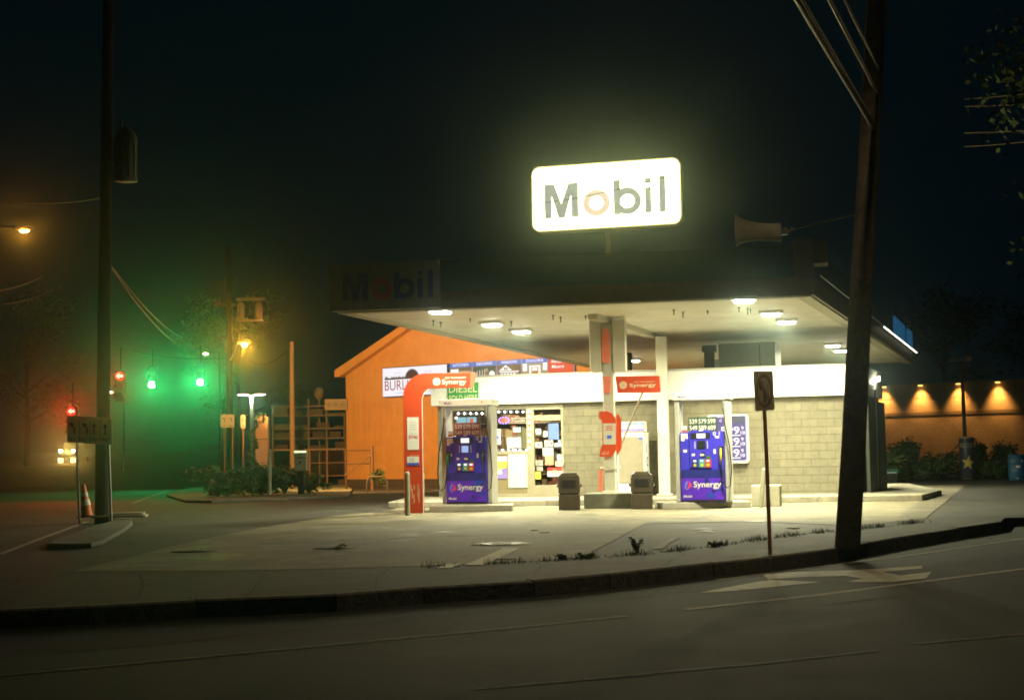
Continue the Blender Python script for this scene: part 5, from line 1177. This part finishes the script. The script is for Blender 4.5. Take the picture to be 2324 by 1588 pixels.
# ================================================================== ORANGE BUILDING
OY = R(-38); oc = at(787, 1082, 66); OF = Fr((oc.x, oc.y, oc.z), OY)
ob = thing('gabled_warehouse', 'orange lit metal warehouse with a low gable behind the store', 'warehouse', OF.o, OY)
zE = OF.hit(787, 846)[1]; sl_ = .43; xa = 7.0; OWL = 18
WALLO = rib_mat('ribbed_cladding', (.50,.26,.08), .33, axis=0, bump=.35, vary=.14)
me = MB(); me.xz([(0,-.6),(OWL,-.6),(OWL,zE),(xa+ .0,zE+sl_*xa),(0,zE)], 0, 12); me.build('wall', WALLO, ob)
me = MB(); me.xz([(-.35,zE-.18),(-.35,zE+.12),(xa,zE+sl_*(xa+.35)+.12),(xa,zE+sl_*(xa+.35)-.12),(-.1,zE-.18)], -.35, 12.2); me.build('roof', WALLO, ob)
me = MB(); me.xz([(xa+.002,zE+sl_*(xa+.35)-.12),(xa+.002,zE+sl_*(xa+.35)+.12),(OWL+.4,zE+.05),(OWL+.4,zE-.2)], -.35, 12.2); me.build('roof', WALLO, ob)
me = MB(); me.box(-.3, 10, -.25, -.01, -.75, -.1); me.build('plinth', mat('plinth_dark',(.06,.05,.04),.9), ob)
Z5 = lambda x, y: (828+.21925*x, 777+.21925*y)
def OP(x, y, off=-.12): return OF.hit(*Z5(x, y), off)
# shop sign
a = OP(200, 572); b = OP(865, 213); c = OP(197, 270); e = OP(865, 533)
zlo, zhi = (a[1]+e[1])/2, (c[1]+b[1])/2; W, H = b[0]-a[0], zhi-zlo
bs = thing('lit_shop_sign', 'white lit sign with saw blade and red BURLINGTON letters on the orange wall', 'sign', OF.w(a[0], -.2, zlo), OY)
me = MB(); me.box(0, W, 0, .19, 0, H); cab = me.build('cabinet', DARK, bs)
me = MB(); me.box(.02, W-.02, -.02, -.002, .03, H-.03); me.build('lit_face', em('lit_white_sign',(.95,.92,1),1.05), bs)
me = MB(); me.text('BURLINGTON', .04*W, .96*W, .22*H, .55*H, -.022, .004, off=.0); me.build('lettering', em('sign_red',(.5,.03,.03),.6), bs)
me = MB(); cx, cz = .47*W, .58*H; rb = .30*H; P = []
for k_ in range(40):
    t = math.pi*k_/39*1.0; P.append((cx+rb*(1.0 if k_ % 2 else 1.12)*math.cos(t), cz+rb*(1.0 if k_ % 2 else 1.12)*math.sin(t)))
me.xz(P, -.03, -.023); 
rnd = random.Random(6); x = .05*W
while x < .42*W: h_ = rnd.uniform(.04,.13)*H; me.xz([(x-.05,.60*H),(x+.05,.60*H),(x,.60*H+h_)], -.027, -.023); x += .07
x = .60*W
while x < .95*W: h_ = rnd.uniform(.04,.13)*H; me.xz([(x-.05,.60*H),(x+.05,.60*H),(x,.60*H+h_)], -.027, -.023); x += .07
me.box(.04*W,.96*W,-.026,-.023,.58*H,.605*H); me.xz([(.15*W,.12*H),(.5*W,.13*H),(.85*W,.12*H),(.5*W,.16*H)], -.026, -.023); me.xz([(.6*W,.19*H),(.9*W,.17*H),(.9*W,.18*H)], -.026, -.023)
me.build('saw_blade_print', em('sign_maroon',(.10,.015,.03),.4), bs)
me = MB(); me.text('ESTD', .2*W,.30*W,.76*H,.82*H,-.022,.003); me.text('2018', .66*W,.76*W,.76*H,.82*H,-.022,.003); me.build('small_lettering', em('sign_pale',(.75,.7,.72),.8), bs)
# picture boards
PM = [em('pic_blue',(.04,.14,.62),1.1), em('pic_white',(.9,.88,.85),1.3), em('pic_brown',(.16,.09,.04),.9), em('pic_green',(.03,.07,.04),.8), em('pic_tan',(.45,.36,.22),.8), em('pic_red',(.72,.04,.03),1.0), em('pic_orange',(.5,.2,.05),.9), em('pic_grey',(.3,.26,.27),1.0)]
def picboard(xa_, xb_, word, paint, label):
    yt = 213 - (xa_+xb_-1730)/2*.062 ; a = OP(xa_, yt+195); b = OP(xb_, yt-3); W, H = b[0]-a[0], b[1]-a[1]
    me = MB(); me.box(0, W, 0, .08, 0, H, 7)
    if word: me.box(.01,W-.01,-.004,-.001,.74*H,H-.01,0); me.text(word, .16*W, .84*W, .80*H, .94*H, -.005, .004, 1, off=.012)
    paint(me, W, H); o = me.build('picture_board', PM, None); put(o, OF.w(a[0], -.12, a[1]), OY); tag(o, label, 'picture board')
y_ = -.003
picboard(880,1108,'KITCHEN', lambda m,W,H: (m.box(.02,W-.02,y_,-.001,.02,.72*H,2), m.box(.05*W,.4*W,-.006,-.0035,.45*H,.65*H,1), m.box(.45*W,.95*W,-.006,-.0035,.4*H,.55*H,4), m.box(.3*W,.7*W,-.008,-.0065,.1*H,.35*H,1)), 'board reading KITCHEN on the orange warehouse wall')
picboard(1122,1358,'DECKING', lambda m,W,H: (m.box(.02,W-.02,y_,-.001,.02,.72*H,3), [m.box((.06+.11*k_)*W,(.08+.11*k_)*W,-.006,-.0035,.12*H,.45*H+.02*k_,1) for k_ in range(5)], m.box(.4*W,.9*W,-.006,-.0035,.05*H,.4*H,2), m.disc(.82*W,.25*H,.12*W,-.009,-.0062,1,n=9), m.disc(.6*W,.5*H,.07*W,-.009,-.0062,4,n=8)), 'board reading DECKING on the orange warehouse wall')
picboard(1375,1617,'WINDOWS', lambda m,W,H: (m.box(.02,W-.02,y_,-.001,.02,.72*H,2), m.xz([(.05*W,.40*H),(.62*W,.40*H),(.35*W,.72*H)],-.006,-.0035,1), m.box(.1*W,.85*W,-.0065,-.0035,.03*H,.30*H,7), m.box(.08*W,.9*W,-.008,-.0068,.30*H,.36*H,1), [m.box((.28+.09*k_)*W,(.34+.09*k_)*W,-.009,-.0065,.44*H,.58*H,2) for k_ in range(2)], [m.box((.15+.13*k_)*W,(.23+.13*k_)*W,-.010,-.007,.05*H,.24*H,1) for k_ in range(5)]), 'board reading WINDOWS with a white gabled house')
picboard(1632,1890,'DOORS', lambda m,W,H: (m.box(.02,W-.02,y_,-.001,.02,.72*H,4), m.box(.02*W,.18*W,-.006,-.0035,.3*H,.72*H,1), m.box(.82*W,.98*W,-.006,-.0035,.3*H,.72*H,1), m.box(.28*W,.72*W,-.006,-.0035,.02*H,.6*H,1), m.box(.36*W,.64*W,-.008,-.0065,.02*H,.5*H,6), m.box(.40*W,.60*W,-.010,-.0085,.3*H,.46*H,1)), 'board reading DOORS with an orange front door')
picboard(1900,2160,'', lambda m,W,H: (m.box(.005,W-.005,y_,-.001,.005,H-.005,5), m.text('Benjamin', .12*W,.80*W,.62*H,.85*H,-.004,.004,1,shear=.2,off=.012), m.text('Moore', .14*W,.62*W,.36*H,.56*H,-.004,.004,1,shear=.2,off=.012), m.ring(.5*W,-.08*H,.22*H,.18*H,-.006,-.0035,1,n=20,a0=0,a1=math.pi,sx=1.6) if False else None), 'red board reading Benjamin Moore, rightmost on the warehouse wall')

# yard: lumber racks, post, fence, gate
RX = at(612, 1060, 66).x; rk = thing('lumber_rack', 'dark steel rack stacked with lumber left of the orange warehouse', 'lumber rack', (RX, 66.5, 0))
RW = at(783, 1060, 66).x - RX
RKM = mat('rack_steel',(.04,.022,.012),.6); LUM = mat('stacked_lumber',(.04,.028,.016),.8,vary=.5,vs_=8); 
zz_ = lambda v: at(700, v, 66.5).z
me = MB()
for k_ in range(5): x = RW*(.02+.24*k_); me.box(x-.04, x+.04, 0, .1, 0, zz_(918)+ (0.25 if k_ in (1,2) else 0)); 
me.build('upright', RKM, rk)
for v_ in (921, 942, 972, 994, 1019):
    me = MB(); me.box(0, RW, -.05, 1.0, zz_(v_)-.05, zz_(v_)+.02); me.build('shelf_beam', RKM if v_ != 1019 else mat('beam_lit',(.14,.1,.06),.6), rk)  # lowest beam coloured paler than the other steel, as if lit
rnd = random.Random(8); me = MB()
for v_ in (942, 972, 994, 1019):
    x = .1
    while x < RW-.5:
        w_ = rnd.uniform(.5,1.0); h_ = rnd.uniform(.1,.36)
        for j in range(int(h_/.05)): me.box(x+rnd.uniform(0,.08), x+w_, .05+rnd.uniform(0,.05), .95, zz_(v_)+.022+j*.05, zz_(v_)+.066+j*.05)
        x += w_+rnd.uniform(.05,.3)
me.build('lumber', LUM, rk)
a = at(735, 930, 65.5); b = at(786, 904, 65.5)
me = MB(); me.box(0, b.x-a.x, 0, .9, 0, b.z-a.z, 0)
for k_ in range(3): me.disc((b.x-a.x)*(.2+.3*k_), (b.z-a.z)*.5, .08, -.01, -.001, 1)
o = me.build('wrapped_lumber', [mat('white_wrap',(.2,.16,.10),.6,vary=.2), mat('wrap_print',(.12,.1,.08),.6)], None, bev=.03); put(o, (a.x, 65.8, a.z)); tag(o, 'pale wrapped bundle of lumber on top of the rack', 'lumber bundle')
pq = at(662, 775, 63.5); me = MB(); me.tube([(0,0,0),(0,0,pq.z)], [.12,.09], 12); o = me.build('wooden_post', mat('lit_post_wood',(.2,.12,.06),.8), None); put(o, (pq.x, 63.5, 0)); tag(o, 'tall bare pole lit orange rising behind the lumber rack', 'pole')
pt = at(724, 893, 67); me = MB(); me.ball((0,0,0), .3, sc=(.75,.6,1)); me.tube([(0,0,-.3),(0,0,-pt.z)], .04); o = me.build('yard_fan', mat('fan_tan',(.10,.08,.055),.7), None); put(o, pt); tag(o, 'round topped stand poking above the lumber rack', 'stand')
# pale cabinet
a = at(580, 1020, 53); b = at(607, 943, 53); W = b.x-a.x
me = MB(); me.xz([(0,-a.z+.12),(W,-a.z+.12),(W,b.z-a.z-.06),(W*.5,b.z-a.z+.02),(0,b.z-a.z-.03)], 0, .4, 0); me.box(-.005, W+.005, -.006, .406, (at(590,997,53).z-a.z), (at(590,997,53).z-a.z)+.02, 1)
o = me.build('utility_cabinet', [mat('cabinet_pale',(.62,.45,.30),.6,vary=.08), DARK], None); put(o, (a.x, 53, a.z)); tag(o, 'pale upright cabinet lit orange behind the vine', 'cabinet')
# gate / fence of pipe and mesh
def pipe_fence(name, label, us, vt, vb, Y, rails, mesh=True):
    P = [at(u, vb, Y) for u in us]; zb2 = P[0].z; root = thing(name, label, 'fence', (P[0].x, Y, 0)); zt2 = at(us[0], vt, Y).z
    for p in P: me = MB(); me.tube([(p.x-P[0].x,0,0),(p.x-P[0].x,0,zt2)], .035, 8); me.build('post', RKM2, root)
    me = MB()
    for r_ in rails: me.tube([(0,0,zb2+(zt2-zb2)*r_),(P[-1].x-P[0].x,0,zb2+(zt2-zb2)*r_)], .02, 6)
    me.build('rail', RKM2, root)
    if mesh:
        me = MB(); Wd = P[-1].x-P[0].x; Hh = zt2-zb2; s_ = .14; n_ = int((Wd+Hh)/s_)
        for k_ in range(n_):
            for sg__ in (0, 1):
                t0_ = k_*s_; x0_, z0__ = (t0_, 0) if t0_ < Wd else (Wd, t0_-Wd)
                x1_, z1__ = (t0_-Hh, Hh) if t0_-Hh > 0 else (0, t0_)
                if z1__ > Hh: continue
                f_ = (lambda x_: x_) if not sg__ else (lambda x_: Wd-x_)
                me.tube([(f_(x0_),.01*sg__,zb2+z0__),(f_(x1_),.01*sg__,zb2+z1__)], .004, 3, cap=False)
        me.build('mesh', RKM2, root)
RKM2 = mat('rusty_pipe',(.07,.032,.015),.6,vary=.25)
pipe_fence('yard_gate', 'low rusty pipe and mesh gate before the lumber rack', (703,743,785), 1021, 1080, 60, (0,.5,1))
pipe_fence('mesh_fence', 'thin mesh fence crossing in front of the orange wall', (786,842), 1021, 1084, 58, (.5,.98), False)
a = at(845, 1082, 57.8); me = MB(); me.tube([(0,0,0),(0,0,at(845,1010,57.8).z)], .06, 10); me.tube([(0,0,at(845,1030,57.8).z),(-1.05,0,at(785,1078,57.8).z)], .025, 6); o = me.build('fence_post', mat('brown_post',(.15,.08,.04),.7), None); put(o, (a.x, 57.8, 0)); tag(o, 'thick fence post with a slanting brace before the orange wall', 'post')
a = at(832, 1112, 53); b = at(880, 1112, 53); W = b.x-a.x
me = MB(); me.tube([(0,0,0),(.02,0,.42),(.12,0,.58),(W-.12,0,.58),(W-.02,0,.42),(W,0,0)], .03, 8); o = me.build('hoop_barrier', mat('hoop_steel',(.25,.2,.13),.5), None); put(o, (a.x, 53, 0)); tag(o, 'inverted U steel hoop barrier left of the arch', 'hoop barrier')
# air machine
a = at(668, 1068, 48.5); b = at(695, 1022, 48.5); W = b.x-a.x; H = b.z-a.z
am = thing('air_machine', 'pale green tyre air machine with AIR header on the planting bed', 'air machine', (a.x, 48.5, .12)); z_ = a.z-.12
me = MB(); me.box(0, W, 0, .3, z_, z_+H*.62); me.xz([(-.005,z_+H*.64),(W+.005,z_+H*.64),(W+.015,z_+H),(-.015,z_+H)], -.03, .3); me.build('cabinet', mat('machine_green',(.62,.68,.42),.5,vary=.15), am, bev=.012)
me = MB(); me.box(.0, W, -.034, -.031, z_+H*.90, z_+H-.01); me.build('lit_strip', em('air_glow',(.8,.95,.5),1.8), am)
me = MB(); me.text('AIR', W*.3, W*.7, z_+H*.78, z_+H*.88, -.031, .004); me.disc(W*.5, z_+H*.42, .04, -.006, -.001); me.box(W*.2,W*.35,-.005,-.001,z_+H*.3,z_+H*.36); me.xz([(W*.15,z_+H*.7),(W*.85,z_+H*.7),(W*.7,z_+H*.66),(W*.3,z_+H*.66)],-.034,-.031); me.build('lettering', mat('machine_print',(.06,.08,.06),.5), am)
me = MB(); me.box(W*.25, W*.75, .08, .22, 0, z_-.001); me.build('pedestal', DARK, am)
a = at(612, 1018, 48); me = MB(); me.lathe([(.055,0),(.055,a.z-.17),(.04,a.z-.14),(0.001,a.z-.12)], n=12); o = me.build('bollard', mat('pale_bollard',(.55,.6,.42),.5), None); put(o, (a.x, 48, .12)); tag(o, 'slim pale green white post left of the air machine', 'bollard', 'steel bollards')
# low dark clutter in bed (hydrant like boxes)
for u, v, w_, h_, lb in ((541,1060,.22,.75,'small orange tinted meter box under the narrow lane sign'), (589,1045,.25,.9,'squat meter box beside the vine post')):
    p = at(u, v, 51); me = MB(); me.box(-w_/2,w_/2,-.1,.1,0,h_); me.box(-w_/2-.02,w_/2+.02,-.12,.12,h_,h_+.05); o = me.build('meter_box', mat('meter_tan',(.4,.26,.15),.7), None, bev=.015); put(o, (p.x,51,.12)); tag(o, lb, 'meter box')

# ================================================================== RIGHT BACKGROUND
RY = R(-36); rc = at(2003, 1000, 92); RF = Fr((rc.x, rc.y, 0), RY)
zR = RF.hit(2010, 873)[1]
rb_ = thing('far_brick_building', 'long low pale building lit by four orange wall lamps at the right', 'building', RF.o, RY)
WR = RF.hit(2600, 1050)[0]
BRR = brick_mat('far_block', (.42,.33,.22), (.46,.37,.25), (.34,.26,.17), .4, .2, .01, .3)
me = MB(); me.box(-3, WR, 0, 14, 0, zR-.9); me.build('wall', BRR, rb_)
me = MB(); me.box(-3, WR, -.02, 14, zR-.898, zR); me.build('upper_band', mat('upper_band_tan',(.40,.30,.19),.7), rb_)
me = MB(); zz1 = RF.hit(2180, 933)[1]; me.box(-3, WR, -.03, -.003, zz1-.18, zz1+.02); me.build('ledge', mat('ledge_dark',(.20,.15,.10),.8), rb_)
for i, xz_ in enumerate((370, 690, 1020, 1365)):
    u = 1910.8+.2605*xz_; x = RF.hit(u, 870)[0]
    l_ = MB(); l_.xz([(x-.16,zR-.12),(x+.16,zR-.12),(x+.12,zR+.03),(x-.12,zR+.03)], -.30, -.022); l_ = l_.build('wall_lamp', mat('wall_lamp_brown',(.12,.08,.05),.5), rb_)
    m_ = MB(); m_.box(x-.11, x+.11, -.27, -.06, zR-.16, zR-.122); m_.build('lens', em('wall_lamp_lens', (1,.55,.12), 5), l_)
    lamp('SPOT', (x, -.40, zR-.17), 850, (1,.46,.10), .15, rb_, rot=(R(16),0,0), spot=R(78), blend=1)
# kerb before the hedges
a = G(2005, 1087, 0); b = G(2420, 1082, 0); me = MB(); d_ = (b-a); me.xz(rr(0, d_.length, 0, .14, .03), 0, .18); o = me.build('kerb', KERBM); put(o, a, math.atan2(d_.y, d_.x)); struct(o)
# lamp pole (unlit)
a = at(2191, 1000, 60); t_ = at(2187, 820, 60); root = thing('lamp_post', 'unlit dark lamp post with a flat head before the lit building', 'lamp post', (a.x, 60, 0))
me = MB(); me.tube([(0,0,0),(-.04,0,t_.z)], [.085,.07], 10); me.build('pole', mat('pole_brown_grey',(.12,.09,.06),.6), root)
me = MB(); me.box(-.5,.05,-.15,.15,t_.z-.0,t_.z+.10); me.box(.12,.36,-.12,.12,t_.z+.0,t_.z+.24); me.box(.03,.13,-.03,.03,t_.z+.02,t_.z+.08); me.build('lamp_head', mat('head_grey',(.22,.19,.14),.5), root, bev=.01)
# can cooler
Y = 58; a = at(2196, 1079, Y); t_ = at(2196, 991, Y); r_ = .275; H = t_.z
cn = thing('can_cooler', 'drink cooler shaped like a giant can with a yellow star', 'can cooler', (a.x, Y, 0))
me = MB(); me.lathe([(.0,.03),(r_*.8,.03),(r_,.12),(r_,H-.12),(r_*.9,H-.03),(r_*.9,H),(0,H-.01)], n=28); me.build('can_body', mat('can_black',(.05,.055,.08),.35,vary=.1), cn)
me = MB(); me.lathe([(r_+.004,H-.40),(r_+.004,H-.24)], n=28); me.build('name_band', mat('can_grey_band',(.30,.32,.25),.5), cn)
me = MB(); me.lathe([(r_*.93,H-.10),(r_*.93,H-.03),(r_*.92,H+.012),(r_*.8,H+.012)], n=28); me.lathe([(r_*.82,.04),(r_*.9,.07)], n=28); me.build('rim', mat('can_rim',(.40,.36,.24),.4), cn)
def wrap(P, rad, cyl_c=(0,0)):      # wrap flat xz points round the front of the can
    return [(rad*math.sin(x/rad), -rad*math.cos(x/rad), z) for x, z in P]
me = MB(); 
for rr_, m_, ex_ in ((.30, 1, .006), (.25, 0, .010)):
    cx, cz = -.04, H*.40
    P = [((cx+(rr_ if k_ % 2 == 0 else rr_*.40)*math.sin(R(36*k_+8))), cz+(rr_ if k_ % 2 == 0 else rr_*.40)*math.cos(R(36*k_+8))*1.05) for k_ in range(10)]
    for k_ in range(10):
        tri = [(cx, cz), P[k_], P[(k_+1) % 10]]
        # subdivide the triangle so it follows the curve
        n_ = 4; V = []; idx = {}
        for i in range(n_+1):
            for j in range(n_+1-i):
                w0, w1 = i/n_, j/n_; w2_ = 1-w0-w1; idx[(i,j)] = len(V); V.append((tri[0][0]*w2_+tri[1][0]*w0+tri[2][0]*w1, tri[0][1]*w2_+tri[1][1]*w0+tri[2][1]*w1))
        F_ = []
        for i in range(n_):
            for j in range(n_-i):
                F_.append((idx[(i,j)], idx[(i+1,j)], idx[(i,j+1)]))
                if j < n_-i-1: F_.append((idx[(i+1,j)], idx[(i+1,j+1)], idx[(i,j+1)]))
        me.add(wrap(V, r_+ex_), F_, m_)
me.build('star', [mat('star_yellow',(.75,.62,.08),.5,vary=.15), mat('star_pale',(.5,.48,.36),.5)], cn)
t_ = MB(); t_.text('ROCKSTAR', -.26, .26, H-.36, H-.27, 0, 0, off=.012); me = MB(); me.add(wrap([(v_[0], v_[2]) for v_ in t_.v], r_+.008), t_.f)
me.build('lettering', mat('can_lettering',(.03,.035,.05),.5,vary=0), cn)
# blue barrel
p = at(2309, 1088, 56); H = at(2309, 1031, 56).z; br_ = thing('blue_barrel', 'blue plastic barrel with torn white labels at the right edge', 'barrel', (p.x, 56, 0))
r_ = (at(2328,1050,56).x-at(2290,1050,56).x)/2
me = MB(); me.lathe([(0,0),(r_*.92,0),(r_*.97,.06),(r_,.3),(r_*1.02,.33),(r_,.36),(r_,H*.68),(r_*1.02,H*.7),(r_,H*.73),(r_*.96,H-.05),(r_*.99,H-.04),(r_*.99,H),(r_*.9,H),(r_*.88,H-.03),(0,H-.03)], n=28); me.build('barrel_body', mat('barrel_blue',(.02,.12,.28),.4,vary=.2), br_)
me = MB()
for x_, z_, w_, h_ in ((-.14,H*.5,.16,.08),(.05,H*.72,.10,.07),(-.12,.06,.06,.05)):
    V = [(x_+w_*i/4, z_+h_*j) for j in (0,1) for i in range(5)]; me.add(wrap(V, r_+.014), [(i, i+1, i+6, i+5) for i in range(4)])
me.build('label', PAPER, br_)
# blue bin/box
p = at(2022, 1080, 55); me = MB(); me.box(-.22,.22,0,.3,0,.32,0); me.box(-.26,.26,-.03,.33,.33,.52,1); me.box(-.2,.2,-.034,-.031,.37,.40,2)
o = me.build('storage_bin', [DARK, mat('bin_teal',(.04,.16,.15),.5), LETTER], None, bev=.015); put(o, (p.x, 55, 0)); tag(o, 'small teal topped storage box beside the end of the store', 'box')

# ================================================================== HAZE
HZ = bpy.data.materials.new('haze_air'); HZ.use_nodes = True; n = HZ.node_tree; n.nodes.clear()
o_ = n.nodes.new('ShaderNodeOutputMaterial'); pv = n.nodes.new('ShaderNodeVolumePrincipled')
pv.inputs['Color'].default_value = (.70,.95,.88,1); pv.inputs['Density'].default_value = .0018; pv.inputs['Anisotropy'].default_value = .96
n.links.new(pv.outputs[0], o_.inputs['Volume'])
me = MB(); me.box(-160, 160, -40, 290, -1.3, 16); o = me.build('haze', HZ); struct(o, 'stuff')
